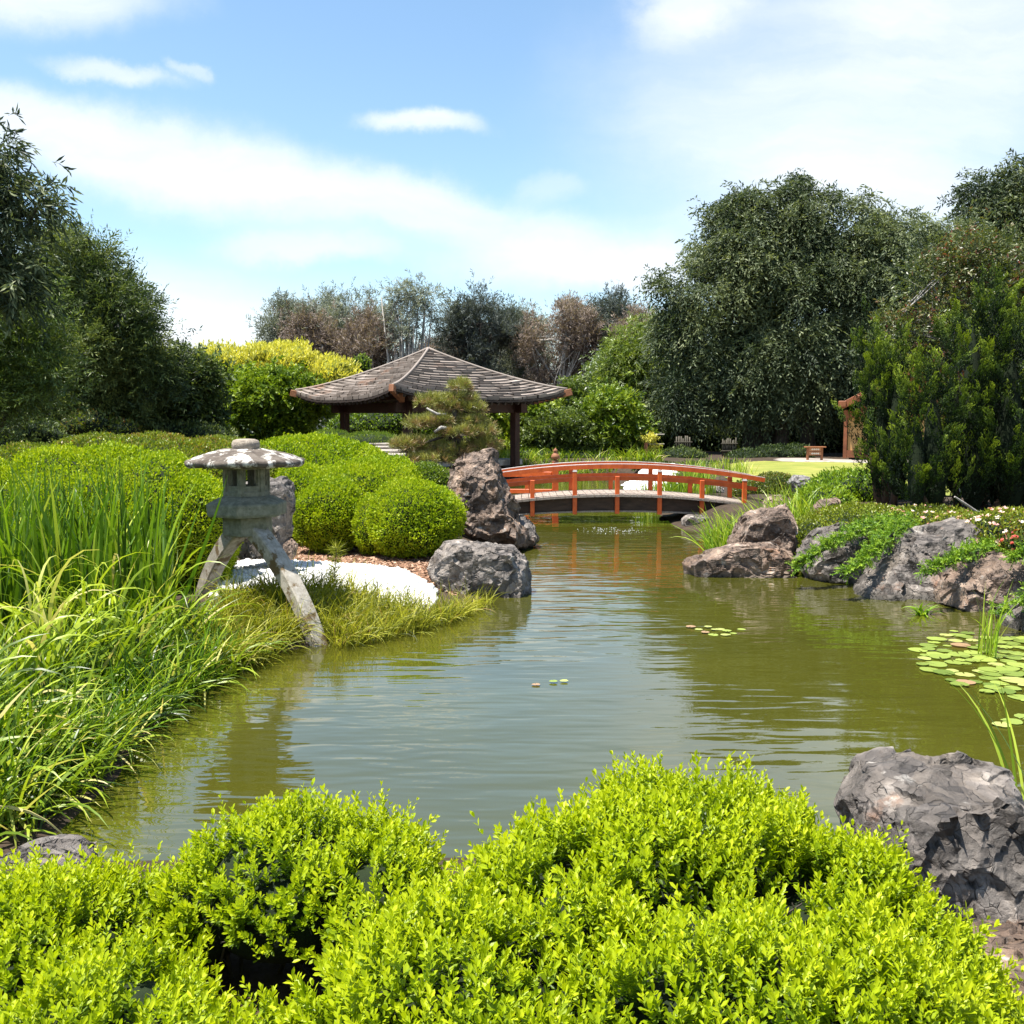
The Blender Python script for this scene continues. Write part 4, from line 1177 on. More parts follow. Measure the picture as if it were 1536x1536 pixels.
R_("brown pointed rock set in the low yellow green azaleas", [(1206, 782), (1216, 762), (1232, 747), (1258, 745), (1262, 755), (1240, 770), (1222, 790)], 16.0, .25, 'rock_brown', amp=.06, cells=20, seed=13, res=5)
R_("brown rock behind the wedge shaped rock", [(1140, 762), (1148, 745), (1165, 740), (1186, 745), (1198, 765), (1195, 800), (1150, 800)], 17.0, .3, 'rock_brown', amp=.05, cells=18, seed=14, res=5)
R_("pale flat rock on the lawn edge behind the bronze azalea", [(1180, 722), (1190, 712), (1205, 712), (1222, 718), (1229, 730), (1215, 740), (1188, 738)], 21.5, .4, 'rock_pale', amp=.04, cells=16, seed=15, res=5)
R_("dark square rock under the right end of the bridge", [(1020, 802), (1021, 778), (1030, 770), (1062, 772), (1066, 810), (1030, 812)], 20.3, .4, 'rock_slate', amp=.05, cells=14, seed=16, res=5, front=.9)
R_("grey rock seen between the bridge posts at its right end", [(1045, 745), (1052, 724), (1068, 722), (1088, 732), (1094, 752), (1060, 760)], 24.5, .4, 'rock_grey', amp=.06, cells=20, seed=17, res=5)
R_("flat pale slab rock on the far shore above the bridge rail", [(1026, 718), (1036, 712), (1060, 710), (1082, 715), (1085, 724), (1040, 726)], 30.0, .6, 'rock_pale', amp=.03, cells=14, seed=18, res=5)
R_("small stones under the grass at the far end of the bridge", [(985, 782), (990, 774), (1004, 776), (1010, 786), (998, 792)], 21.8, .2, 'rock_slate', amp=.06, cells=10, seed=19, res=5)
R_("flat purple grey stone at the near left waterline beside the box bush", [(-40, 1320), (-20, 1290), (40, 1278), (95, 1285), (140, 1305), (150, 1340), (60, 1370), (-30, 1360)], 3.9, .3, 'rock_slate', amp=.05, cells=30, seed=20, front=.9)
# the big boulder at the lower right
rock("big dark fractured boulder at the lower right beside the box hedge", [
    sil([(1250, 1235), (1268, 1175), (1296, 1145), (1360, 1126), (1440, 1128), (1505, 1135), (1530, 1165), (1560, 1240), (1580, 1340), (1570, 1460), (1400, 1480), (1300, 1420), (1255, 1300)], 3.9, .48, front=.8, tilt=.12)],
    'rock_slate', amp=.075, cells=70, seed=21, crack=.022, fine=.008, chips=420)
R_("pale brown slab stone at the bottom right corner", [(1440, 1440), (1480, 1415), (1560, 1405), (1640, 1430), (1660, 1580), (1500, 1600), (1440, 1520)], 3.1, .3, 'rock_brown', amp=.03, cells=24, seed=22, front=.9)

# ================================================================== steps, sign, house, fence
def steps():
    c = P(575, 672, 26.5)
    root = thing("stone_steps", "stacked flat stone steps climbing to the pavilion beside the pine", "steps", (c.x, 26.5, gz(c.x, 26.5)))
    for i, (x0, x1, y0, y1, d) in enumerate([(556, 590, 664.5, 667.5, 28.0), (557, 594, 669.5, 673, 27.2), (560, 600, 675, 679, 26.4), (578, 606, 681, 685.5, 25.6), (588, 612, 687, 693, 24.8)]):
        a, b = P(x0, y0, d), P(x1, y1, d)
        MB().box(((a.x + b.x) / 2, d + .3, (a.z + b.z) / 2), (b.x - a.x, .9, a.z - b.z), rz=.05 * (i - 2), bev=.015).build("step", M['stone_slab'], root)
        MB().box(((a.x + b.x) / 2 + .04, d + .36, b.z - .05), (b.x - a.x - .1, .8, .09)).build("riser", M['soil'], root)
steps()
def wood_sign():
    d = 38.6
    a, b = P(1209.5, 671, d), P(1234.5, 692, d)
    cx = (a.x + b.x) / 2; z0 = gz(cx, d); H = a.z - b.z; W = b.x - a.x
    root = thing("wooden_sign", "low wooden notice board with two pale plates at the edge of the lawn", "sign", (cx, d, z0))
    for s in (-1, 1): MB().box((cx + s * (W / 2 - .06), d, z0 + H / 2 - .02), (.08, .10, H - .04), bev=.008).build("post", M['sign_wood'], root)
    MB().box((cx, d - .02, z0 + H - .02), (W + .14, .26, .045), bev=.008).build("cap", M['sign_wood'], root)
    for z in (.80, .50):
        pl = MB().box((cx, d - .03, z0 + H * z), (W - .2, .05, H * .25), bev=.006).build("plate", M['sign_pale'], root)
        ink = MB(); xs_ = [cx - W * .24 + k * W * .04 for k in range(13)]
        hs_ = [.02 + .05 * ((k * 7) % 3) / 2 for k in range(13)]
        V = [(x, d - .0585, z0 + H * z + H * h_) for x, h_ in zip(xs_, hs_)] + [(x, d - .0585, z0 + H * z - H * h_) for x, h_ in zip(xs_, hs_)]
        ink.add(V, [(k, k + 1, k + 14, k + 13) for k in range(12)])
        ink.build("lettering", M['sign_ink'], pl)
    MB().box((cx, d, z0 + H * .64), (W - .2, .06, .05)).build("rail", M['sign_wood'], root)
wood_sign()
def house():
    d = 40.8
    xl = P(1268, 650, d).x; z0 = gz(xl + 2, d); z = lambda py: P(1268, py, d).z
    root = thing("garden_house", "tan walled garden house with timber frame half hidden by the junipers", "house", (xl, d, z0))
    MB().box((xl + 4.0, d + 2.5, (z0 + z(622)) / 2 + .1), (7.8, 5, z(622) - z0 - .2)).build("wall", M['tan_wall'], root)
    MB().box((xl + .0, d - .03, (z0 + z(615)) / 2), (.14, .16, z(615) - z0)).build("corner_post", M['house_wood'], root)
    MB().box((xl + 4.1, d - .04, z0 + .18), (8.2, .12, .3)).build("sill_beam", M['house_wood'], root)
    MB().box((xl + 4.1, d - .05, z(622)), (8.4, .14, .28)).build("wall_beam", M['house_wood'], root)
    # gable roof, ridge running away from the viewer
    rx = xl + 4.0; ez, rz_ = z(606), z(606) + 2.3
    for s in (-1, 1):
        m = MB(); V = [(rx + s * 4.15, d - 1.2, ez), (rx, d - 1.2, rz_), (rx, d + 6, rz_), (rx + s * 4.15, d + 6, ez)]
        V += [(x, y, zz - .16) for x, y, zz in V]
        m.add(V, [(0, 1, 2, 3), (7, 6, 5, 4), (0, 4, 5, 1), (1, 5, 6, 2), (2, 6, 7, 3), (3, 7, 4, 0)])
        m.build("roof", M['soffit'], root)
        MB().bar((rx + s * 4.2, d - 1.28, ez - .12), (rx + s * .02, d - 1.28, rz_ - .12), .10, .26, .01).build("barge_board", M['house_wood'], root)
    m = MB(); m.add([(rx - 4.0, d - .02, z(622)), (rx + 4.0, d - .02, z(622)), (rx, d - .02, rz_ - .35), (rx - 4.0, d + .1, z(622)), (rx + 4.0, d + .1, z(622)), (rx, d + .1, rz_ - .35)], [(0, 1, 2), (5, 4, 3), (0, 3, 4, 1), (1, 4, 5, 2), (2, 5, 3, 0)])
    m.build("gable", M['house_wood'], root)
    for px, py in ((1278, 606), (1300, 598)):
        p = P(px, py, d - 1.1); MB().box(p, (.3, .9, .24), bev=.02).build("beam_end", M['house_wood'], root)
    root.rotation_euler = (0, 0, -.33)
    for k, (x0, x1) in enumerate(((1190, 1232), (1234, 1262), (1262, 1296))):
        a, b = P(x0, 693, 37.5), P(x1, 697, 37.5); zz = gz((a.x + b.x) / 2, 37.5) - .08
        st = MB().box(((a.x + b.x) / 2, 37.5, zz + .03), (b.x - a.x - .02, .9, .2), rz=.02 * k, bev=.05).build("kerb_stone", M['stone_slab'])
        st.data.transform(Matrix.Translation((-(a.x + b.x) / 2, -37.5, -zz))); st.location = ((a.x + b.x) / 2, 37.5, zz)
        tag(st, ["flat grey kerb stone in front of the wooden notice board", "flat grey kerb stone between the notice board and the house", "flat grey kerb stone at the foot of the house wall"][k], "kerb stone")
house()
def bamboo(label, x0, x1, y0, y1, d, n):
    a, b = P(x0, y0, d), P(x1, y1, d); z0 = gz((a.x + b.x) / 2, d)
    root = thing("bamboo_fence", label, "fence", ((a.x + b.x) / 2, d, z0))
    m = MB()
    for i in range(n):
        x = a.x + (b.x - a.x) * (i + .5) / n; r = (b.x - a.x) / n * .42
        h = a.z + random.uniform(-.08, .05)
        m.tube([(x, d, z0 - .05), (x + random.uniform(-.02, .02), d, h)], [r, r * .92], 7)
    m.build("canes", M['bamboo'], root, smooth=True)
    for z in (.3, .72): MB().tube([(a.x - .05, d - .05, z0 + (a.z - z0) * z), (b.x + .05, d - .05, z0 + (a.z - z0) * z)], [.028, .028], 7).build("cross_cane", M['bamboo'], root)
bamboo("weathered bamboo cane fence panel left under the big dark tree", 1013, 1036, 655, 690, 43.0, 7)
bamboo("taller bamboo cane fence panel closer to the notice board", 1083, 1104, 658, 694, 43.0, 9)
def staked_tree():
    d = 41.0; p = P(969.5, 692, d); z0 = gz(p.x, d)
    root = thing("young_tree", "young tree with yellow green leaves tied to an orange timber stake", "tree", (p.x, d, z0))
    zt = P(969, 664, d).z
    MB().box((p.x - .03, d - .12, (z0 + zt) / 2), (.13, .10, zt - z0)).build("stake", M['pav_end'], root)
    MB().tube([(p.x + .04, d, z0 - .1), (p.x + .06, d, zt), (p.x + .05, d, zt + .5)], [.03, .025, .012], 6).build("trunk", M['bark'], root)
    lob = lobes_px([(972, 656, 13, 10), (984, 662, 12, 10), (978, 672, 8, 6)], d)
    C, O = crown_points(lob, 90, .8)
    q = len(C) * 8
    pos = np.repeat(C, 8, 0) + rng.normal(0, .06, (q, 3)); dd = nrm(rng.normal(size=(q, 3)) + np.array([0, 0, -.4]))
    leaf_obj("crown", LEAF, pos, dd, nrm(rng.normal(size=(q, 3)) + np.array([0, -.3, 1])), rng.uniform(.07, .14, q), rng.uniform(.03, .05, q), rng.normal(.75, .2, q), M['gold_leaf'], root)
    for z in (.55, .95):
        MB().tube([(p.x, d, z0 + z), (p.x + .75, d + .1, z0 + z)], [.025, .025], 6).build("tie_rail", M['stone_slab'], root)
staked_tree()

# ================================================================== clipped hedges and shrubs
hedge("clipped_bush", "large bright green clipped mound behind the tall reeds", "bush",
      [E(150, 815, 11.6, 205, 142, 1.3), E(-60, 800, 11.6, 160, 110, 1.2), E(285, 800, 11.5, 66, 85, .8)], 5200, .034, 'hedge_leaf', lump=.09, lumpf=2.2, seed=1, tbias=.18, strays=500)
hedge("clipped_bush", "round bright green clipped bush between the lantern boulder and the ball shaped bush", "bush",
      [E(494, 775, 14.5, 52, 57, .55)], 5200, .034, 'hedge_leaf', lump=.10, lumpf=3.0, seed=2, tbias=.18, strays=160)
hedge("clipped_bush", "ball shaped bright green clipped bush next to the tall upright rock", "bush",
      [E(620, 781, 13.9, 71, 60, .7), E(560, 790, 14.2, 30, 45, .4)], 5200, .034, 'hedge_leaf', lump=.10, lumpf=3.0, seed=3, tbias=.18, strays=160)
hedge("clipped_bush", "low bright green mound rising behind the two round clipped bushes", "bush",
      [E(545, 755, 15.6, 92, 66, 1.0), E(455, 745, 15.8, 60, 50, .8)], 4800, .036, 'hedge_leaf', lump=.08, seed=4, tbias=.2, strays=250)
hedge("azalea_hedge", "broad olive hedge with bronze tips forming the skyline behind the stone lantern", "hedge",
      [E(205, 715, 15.0, 165, 62, 1.3), E(45, 730, 15.0, 75, 60, 1.1), E(330, 715, 15.6, 90, 57, 1.2)], 3600, .042, 'bronze_leaf', lump=.09, seed=5, tbias=.1)
hedge("azalea_hedge", "wide yellow green hedge sloping down to the stone steps", "hedge",
      [E(470, 722, 18.0, 130, 67, 1.6), E(575, 745, 17.6, 75, 62, 1.2)], 3400, .044, 'hedge_leaf', lump=.07, seed=6, tbias=.08, depth=.09, strays=400)
hedge("shrub", "small pale green shrub left of the tall upright rock", "shrub",
      [E(640, 722, 17.6, 36, 26, .5)], 4200, .04, 'lime_leaf', lump=.12, seed=7)
hedge("grass_mound", "smooth yellow green mound of fine grass left of the pine", "grass",
      [E(552, 664, 29, 46, 15, 1.2)], 1500, .06, 'lime_leaf', lump=.08, seed=8, up=1.0, aspect=.25)
hedge("grass_mound", "small yellow green grass mound beside the pavilion's left post", "grass",
      [E(495, 655, 31, 28, 9, 1.0)], 1500, .06, 'lime_leaf', lump=.08, seed=9, up=1.0, aspect=.25)
# right bank
hedge("azalea_bush", "bronze and red tipped azalea at the right end of the bridge", "azalea",
      [E(1165, 737, 23.2, 46, 27, .7), E(1128, 740, 23.4, 34, 20, .6), E(1196, 742, 22.6, 22, 18, .5)], 2600, .05, 'red_azalea_leaf', lump=.12, seed=10, spread=1.0, depth=.1)
hedge("shrub", "glossy mid green shrub in front of the lawn", "shrub",
      [E(1285, 738, 18.4, 66, 32, .9), E(1232, 757, 17.6, 38, 26, .7), E(1330, 745, 18.0, 32, 26, .6)], 1700, .075, 'shrub_leaf', lump=.14, seed=11, spread=1.1, depth=.14, aspect=.42, tbias=.12)
hedge("azalea_bush", "low spreading yellow green azalea above the trailing juniper", "azalea",
      [E(1300, 792, 15.3, 92, 34, .9), E(1400, 790, 15.0, 70, 30, .9), E(1225, 800, 15.2, 40, 24, .6)], 3200, .042, 'low_azalea_leaf', lump=.1, seed=12, spread=1.0, depth=.08,
      flowers=(36, .05, 'petal', lambda p: (p[:, 0] > 5.8) & (p[:, 2] > .72)))
hedge("azalea_bush", "pink flowering azalea with reddish leaves at the right edge", "azalea",
      [E(1500, 808, 12.9, 75, 44, .7), E(1570, 815, 12.7, 70, 50, .7), E(1440, 800, 14.0, 40, 32, .6)], 3000, .042, 'low_azalea_leaf', lump=.12, seed=13, spread=1.0, depth=.1, tbias=.08,
      flowers=(150, .045, 'petal', None))
hedge("azalea_bush", "red flowering azalea below the pink one at the right edge", "azalea",
      [E(1545, 822, 12.2, 45, 26, .4)], 3000, .042, 'red_azalea_leaf', lump=.12, seed=14, spread=1.0, flowers=(60, .05, 'red_petal', None))
# creeping juniper: sprays that follow the rocks
def creeper(label, path, d, width, n, seed):
    """path of (px,py) from the root to the tip"""
    rr = np.random.default_rng(seed)
    pts = np.array([P(x, y, dd)[:] for (x, y, dd) in path])
    seg = np.cumsum(np.r_[0, np.linalg.norm(np.diff(pts, axis=0), axis=1)]); seg /= seg[-1]
    root = thing("creeping_juniper", label, "juniper", tuple(pts[0]))
    t = rr.random(n) ** .9
    c = np.stack([np.interp(t, seg, pts[:, k]) for k in range(3)], -1)
    t2 = np.clip(t + .05, 0, 1.05); c2 = np.stack([np.interp(t2, seg, pts[:, k]) for k in range(3)], -1)
    ax = nrm(c2 - c + 1e-4)
    w = width * (1.05 - .8 * t)
    c = c + rr.normal(0, 1, (n, 3)) * w[:, None] * np.array([.5, .4, .28])
    K = 16; tw = nrm(ax + rr.normal(0, .6, (n, 3)) + np.array([0, -.2, .25])); tl = rr.uniform(.07, .16, n)
    s = (np.arange(K) + .5) / K
    pos = c[:, None] + tw[:, None] * (tl[:, None] * s)[..., None]
    sd = nrm(np.cross(tw, rr.normal(size=(n, 3)))); sg = np.where(np.arange(K) % 2, 1, -1)
    ld = nrm(tw[:, None] * .9 + sd[:, None] * sg[None, :, None] * .8 + rr.normal(0, .25, (n, K, 3)))
    nv = nrm(rr.normal(0, .5, (n, K, 3)) + np.array([0, -.3, 1]))
    tint = .5 + .25 * rr.normal(size=(n, 1)) + .1 * rr.normal(size=(n, K)) + .3 * (s - .5)
    ln = rr.uniform(.022, .042, n * K)
    leaf_obj("foliage", LEAF, pos.reshape(-1, 3), ld.reshape(-1, 3), nv.reshape(-1, 3), ln, ln * .42, tint.ravel(), M['creeping_leaf'], root)
    MB().tube([tuple(p - np.array([0, 0, .05])) for p in pts], list(np.linspace(.025, .008, len(pts))), 6).build("stems", M['bark'], root)
creeper("trailing bright green juniper draped over the rock next to the wedge shaped rock", [(1345, 775, 13.9), (1300, 790, 13.5), (1262, 806, 13.0), (1225, 826, 12.75), (1196, 850, 12.7)], 0, .21, 620, 31)
creeper("trailing juniper hanging between the two large grey rocks", [(1365, 775, 13.6), (1335, 800, 12.9), (1310, 825, 12.4), (1285, 848, 12.0), (1265, 858, 11.9)], 0, .21, 520, 32)
creeper("trailing juniper between the sloping grey rock and the rusty rock", [(1500, 815, 12.6), (1460, 822, 11.9), (1430, 838, 11.4), (1400, 852, 11.2), (1385, 858, 11.1)], 0, .2, 460, 33)
creeper("juniper sprig drooping over the slate rock at the right edge", [(1580, 870, 11.0), (1548, 892, 10.3), (1520, 905, 10.0), (1498, 918, 9.9)], 0, .10, 150, 34)
creeper("juniper tuft above the rusty rock at the right edge", [(1560, 815, 11.6), (1540, 828, 11.3), (1515, 838, 11.2)], 0, .16, 160, 35)

# upright junipers
def upright_juniper(label, stems, d, n, seed, base_px, group=None):
    """stems: (px, py_base, py_top, half width px)"""
    rr = np.random.default_rng(seed)
    b = P(base_px, 755, d); root = thing("upright_juniper", label, "juniper", (b.x, d, gz(b.x, d)), group)
    PC, PD, PT = [], [], []
    s_ = d / FPX
    tot = sum((yb - yt) * w for _, yb, yt, w, _ in stems)
    TV, TF = ico(4); cv, cf, n0 = [], [], 0
    for (px, yb, yt, w, dd) in stems:
        base = np.array(P(px, yb, d + dd)); top = np.array(P(px, yt, d + dd))
        nf = max(10, int(n / 30 * (yb - yt) * w / tot)); tw_ = 44; m = nf * tw_
        t = np.where(rr.random(nf) < .25, rr.uniform(0, .2, nf), rr.random(nf))
        prof = (np.sin(np.pi * np.clip(t * .75 + .23, 0, 1)) ** .7) * (1 - .35 * t)
        a = rr.uniform(0, 2 * np.pi, nf); r = w * s_ * prof * rr.uniform(.55, 1.1, nf)
        o = np.stack([np.cos(a), np.sin(a), np.zeros(nf)], -1)
        fb = base + (top - base) * (t * .93)[:, None] + o * r[:, None]
        fd = nrm(o * rr.uniform(.05, .42, (nf, 1)) + np.array([0, 0, 1.0]) + rr.normal(0, .15, (nf, 3)))
        fh = rr.uniform(.45, 1.05, nf); fr = rr.uniform(.07, .14, nf)
        q = rr.random((nf, tw_)) ** .8
        sw = nrm(rr.normal(size=(nf, tw_, 3)))
        bend = nrm(np.cross(fd, rr.normal(size=(nf, 3))))
        c = fb[:, None] + fd[:, None] * (q * fh[:, None])[..., None] + sw * (fr[:, None] * (1.05 - q))[..., None] + bend[:, None] * (.12 * q ** 2)[..., None]
        PC.append(c.reshape(-1, 3)); PD.append(nrm(fd[:, None] * 1.0 + sw * .22 + bend[:, None] * .35 * q[..., None]).reshape(-1, 3))
        PT.append((1.0 * q - .60 + .1 * rr.normal(size=(nf, 1))).ravel())  # shaded inside and lit tips of each flame put into the tint
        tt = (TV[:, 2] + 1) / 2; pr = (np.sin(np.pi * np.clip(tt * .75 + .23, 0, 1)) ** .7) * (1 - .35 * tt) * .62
        rad = nrm(np.c_[TV[:, :2], np.zeros(len(TV))] + 1e-6)
        cv.append(base + (top - base) * tt[:, None] * .95 + rad * (pr * w * s_ * .62 * np.minimum(1, np.linalg.norm(TV[:, :2], axis=1) * 1.4))[:, None]); cf.append(TF + n0); n0 += len(TV)
    C, D = np.concatenate(PC), np.concatenate(PD); n = len(C)
    K = 18; tl = rr.uniform(.06, .14, n); s = (np.arange(K) + .5) / K
    swirl = nrm(np.cross(D, rr.normal(size=(n, 3))))
    pos = C[:, None] + D[:, None] * (tl[:, None] * s)[..., None] + swirl[:, None] * (.05 * np.sin(s * 3.0))[None, :, None]
    sd = nrm(np.cross(D[:, None], rr.normal(size=(n, K, 3))))
    ld = nrm(D[:, None] * 1.0 + sd * .42); nv = nrm(rr.normal(size=(n, K, 3)))
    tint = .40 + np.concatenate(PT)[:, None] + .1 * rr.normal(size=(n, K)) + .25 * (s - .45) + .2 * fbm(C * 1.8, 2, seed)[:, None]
    ln = rr.uniform(.020, .040, n * K) * np.tile(1.15 - .5 * s, n)
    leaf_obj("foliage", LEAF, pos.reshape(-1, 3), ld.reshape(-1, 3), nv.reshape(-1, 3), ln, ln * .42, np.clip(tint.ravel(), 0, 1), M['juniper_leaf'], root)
    mesh_np("branches", np.concatenate(cv), [np.concatenate(cf)], M['core_green'], root, smooth=True)  # added dark core standing in for the shaded inside, not real branches
    mb = MB()
    for (px, yb, yt, w, dd) in stems:
        q, e = P(px, yb - (yb - yt) * .15, d + dd), P(px, yt + (yb - yt) * .4, d + dd)
        mb.tube([(b.x + (q.x - b.x) * .5, d + dd * .5, gz(b.x, d) - .1), tuple(q), tuple(e)], [.07, .05, .02], 7)
    mb.build("trunk", M['bark_red'], root, smooth=True)
upright_juniper("dark upright juniper with twisted tips standing in front of the tan house", [(1326, 715, 548, 34, .2), (1306, 690, 522, 18, .5), (1345, 745, 560, 40, -.2), (1330, 700, 515, 22, .6)], 16.8, 4200, 41, 1335)
upright_juniper("tall bushy juniper with bright green tips at the right edge", [(1400, 768, 575, 50, -.3), (1460, 770, 470, 60, 0), (1515, 775, 500, 60, -.2), (1560, 778, 480, 60, 0), (1430, 740, 530, 45, .5), (1490, 760, 440, 40, .6), (1375, 760, 610, 36, -.4)], 15.8, 13000, 42, 1450)
mbt = thing("dead_branch", "bare pale dead branch poking out below the tall juniper", "branch", tuple(P(1462, 770, 15.2)))
MB().tube([P(1432, 745, 14.6), P(1448, 756, 14.7), P(1465, 768, 14.9), P(1480, 772, 15.1)], [.012, .02, .024, .03], 6).build("stick", M['bark_pale'], mbt)

# ================================================================== trees, left side
SP_FEATHER = dict(sub=13, ss=.33, clumps=900, twigs=7, leaves=12, twig_len=.75, leaf=.17, aspect=.24, droop=.15, out=1.0, up=.35, fan=.7)
SP_BROAD = dict(clumps=900, twigs=6, leaves=9, twig_len=.45, leaf=.15, aspect=.5, droop=.2, out=.8, up=.2, fan=.9)
SP_WILLOW = dict(clumps=1500, twigs=8, leaves=11, twig_len=.8, leaf=.2, aspect=.30, droop=.5, out=.9, up=.1, fan=.8, spread=.4, sub=15, ss=.30, shell=.7)
def sp(b, **k): q = dict(b); q.update(k); return q
tree("tree with long drooping leaves overhanging at the upper left edge", "tree", lobes_px([(-25, 245, 35, 65), (5, 330, 48, 45), (60, 305, 26, 14), (25, 300, 30, 30), (-20, 420, 70, 70), (15, 400, 45, 40), (-60, 330, 60, 120)], 13.0), base_at(-160, 13.5),
     dict(clumps=330, twigs=6, leaves=10, twig_len=.34, leaf=.125, aspect=.22, droop=.7, out=.8, up=.1, fan=.5, spread=.4), 'willow_leaf', trunk_r=.14, seed=1)
tree("feathery yellow green tree low at the left edge", "tree", lobes_px([(15, 480, 60, 55), (35, 545, 62, 45), (-30, 560, 60, 80), (70, 580, 35, 25)], 21), base_at(-40, 22),
     sp(SP_FEATHER, clumps=520, twig_len=.5, leaf=.1, leaves=14), 'feather_leaf', trunk_r=.15, seed=2)
tree("big dark feathery tree on the left with the highest crown of the left side group", "tree", lobes_px([(110, 405, 65, 62), (70, 470, 60, 70), (170, 455, 48, 52), (140, 520, 85, 65), (205, 510, 35, 40), (215, 560, 48, 45), (100, 580, 80, 50), (40, 570, 60, 60), (180, 590, 60, 40)], 31), base_at(75, 31),
     sp(SP_FEATHER, clumps=1100, twigs=14, spread=.25, leaf=.15), 'dark_leaf', trunk_r=.28, n_trunks=2, seed=3, low=2.3)
tree("dark spreading small tree left of the camellia", "tree", lobes_px([(252, 575, 45, 42), (225, 610, 60, 40), (280, 615, 45, 40), (290, 570, 35, 35), (180, 630, 50, 30)], 34), base_at(235, 34),
     sp(SP_BROAD, clumps=900, leaf=.17), 'dark_leaf', trunk_r=.12, n_trunks=3, seed=4, low=1.5)
tree("rounded mid green camellia left of the pavilion", "tree", lobes_px([(385, 615, 75, 42), (330, 600, 42, 42), (445, 622, 38, 34), (395, 590, 50, 28), (360, 638, 80, 28)], 38), base_at(385, 38),
     sp(SP_BROAD, clumps=2300, leaf=.17, aspect=.55), 'camellia_leaf', trunk_r=.12, n_trunks=3, seed=5)
hedge("golden_tree", "golden yellow flat topped tree behind the camellia", "tree",
      [E(345, 550, 52, 58, 30, 2.0), E(420, 545, 52, 60, 30, 2.0), E(490, 562, 52, 42, 27, 1.6), E(385, 530, 53, 30, 15, 1.2), E(450, 585, 52, 80, 30, 2)], 190, .2, 'gold_leaf', lump=.34, lumpf=1.1, seed=16, up=.9, aspect=.42, spread=.9, depth=.5, core='core_gold', shrink=.8, tbias=.25)
gold = bpy.data.objects["golden_tree"]
mb = MB(); g0 = P(420, 655, 52)
limbs(mb, (g0.x, 52, gz(g0.x, 52) - .1), [tuple(P(x, y, 52)) for x, y in ((345, 550), (420, 545), (490, 562))], .05, .22)
mb.build("trunk", M['bark'], gold, smooth=True)
hedge("shrub", "reddish bronze shrub under the dark trees on the left", "shrub", [E(135, 637, 30, 38, 20, .8), E(185, 645, 30, 25, 14, .6)], 500, .1, 'red_azalea_leaf', lump=.2, seed=17, spread=1.1, depth=.2)
hedge("shrub", "dark green shrub at the left edge beneath the trees", "shrub", [E(20, 660, 24, 70, 32, 1.2)], 500, .1, 'dark_leaf', lump=.2, seed=18, spread=1.1, depth=.2)
hedge("shrub", "low dark shrub under the spreading small tree", "shrub", [E(270, 655, 33, 90, 22, 1.2), E(70, 665, 33, 90, 26, 1.2)], 400, .12, 'dark_leaf', lump=.2, seed=19, spread=1.1, depth=.2)
hedge("shrub", "trimmed dark green hedge seen under the pavilion roof", "hedge", [E(600, 640, 43, 75, 28, 1.4), E(545, 645, 43, 55, 24, 1.2)], 300, .13, 'camellia_leaf', lump=.15, seed=20, spread=1.1, depth=.2, tbias=-.1)

# ================================================================== background casuarinas and gums
def plume_lobes(px, top, hw, d, n, seed):
    r = random.Random(seed); L_ = []
    bot = 640
    for k in range(n + 3):
        x = px + r.uniform(-.8, .8) * hw; y0 = top + abs(x - px) * .6 + r.uniform(0, 22)
        hh = (bot - y0) * r.uniform(.16, .26)
        L_.append((x, y0 + hh, hw * r.uniform(.20, .32), hh, r.uniform(-3, 3)))
    L_ += [(px + r.uniform(-.3, .3) * hw, top + (bot - top) * .52, hw * .75, (bot - top) * .24), (px, top + (bot - top) * .78, hw * .9, (bot - top) * .22)]
    return lobes_px(L_, d)
SP_CAS = dict(clumps=620, twigs=7, leaves=10, twig_len=.85, leaf=.30, aspect=.2, droop=.1, out=.6, up=.9, fan=.5, spread=.5, tf=.4, ss=.34, sub=12)
BG = [("pale grey green casuarina at the left end of the distant tree line", 428, 456, 34, 86, 'grey_leaf', 'bark_pale', 5),
      ("brown casuarina behind the golden tree", 462, 462, 38, 84, 'brown_leaf', 'bark', 5),
      ("tall grey green casuarina behind the left slope of the pavilion roof", 528, 434, 46, 88, 'grey_leaf', 'bark', 6),
      ("brown russet casuarina left of the bare pale trunks", 556, 478, 42, 82, 'brown_leaf', 'bark', 5),
      ("dark green casuarina with a jagged crown right above the pavilion roof", 712, 440, 48, 84, 'casuarina_leaf', 'bark', 7),
      ("pale grey casuarina right of the dark jagged one", 790, 466, 42, 90, 'grey_leaf', 'bark_pale', 6),
      ("brown casuarina over the right slope of the pavilion roof", 838, 452, 46, 84, 'brown_leaf', 'bark', 6),
      ("dark casuarina nearest to the feathery tree on the right", 915, 446, 48, 86, 'casuarina_leaf', 'bark', 6),
      ("brown grey casuarina half hidden behind the feathery tree", 965, 475, 40, 82, 'brown_leaf', 'bark', 5),
      ("dull brown casuarina low behind the pavilion's ridge", 660, 500, 46, 94, 'brown_leaf', 'bark', 5),
      ("low green casuarina in the gap beside the bare gum", 755, 500, 45, 96, 'casuarina_leaf', 'bark', 5)]
for i, (lab, px, top, hw, d, mt, bk, n) in enumerate(BG):
    top -= 14; hw *= 1.12
    tree(lab, "tree", plume_lobes(px, top, hw, d, n, 50 + i), base_at(px, d), SP_CAS, mt, group="trees in the distant tree line", name="casuarina", bark='bark_pale' if mt in ('brown_leaf', 'grey_leaf') else bk, trunk_r=.24, seed=60 + i, extra_limbs=90)
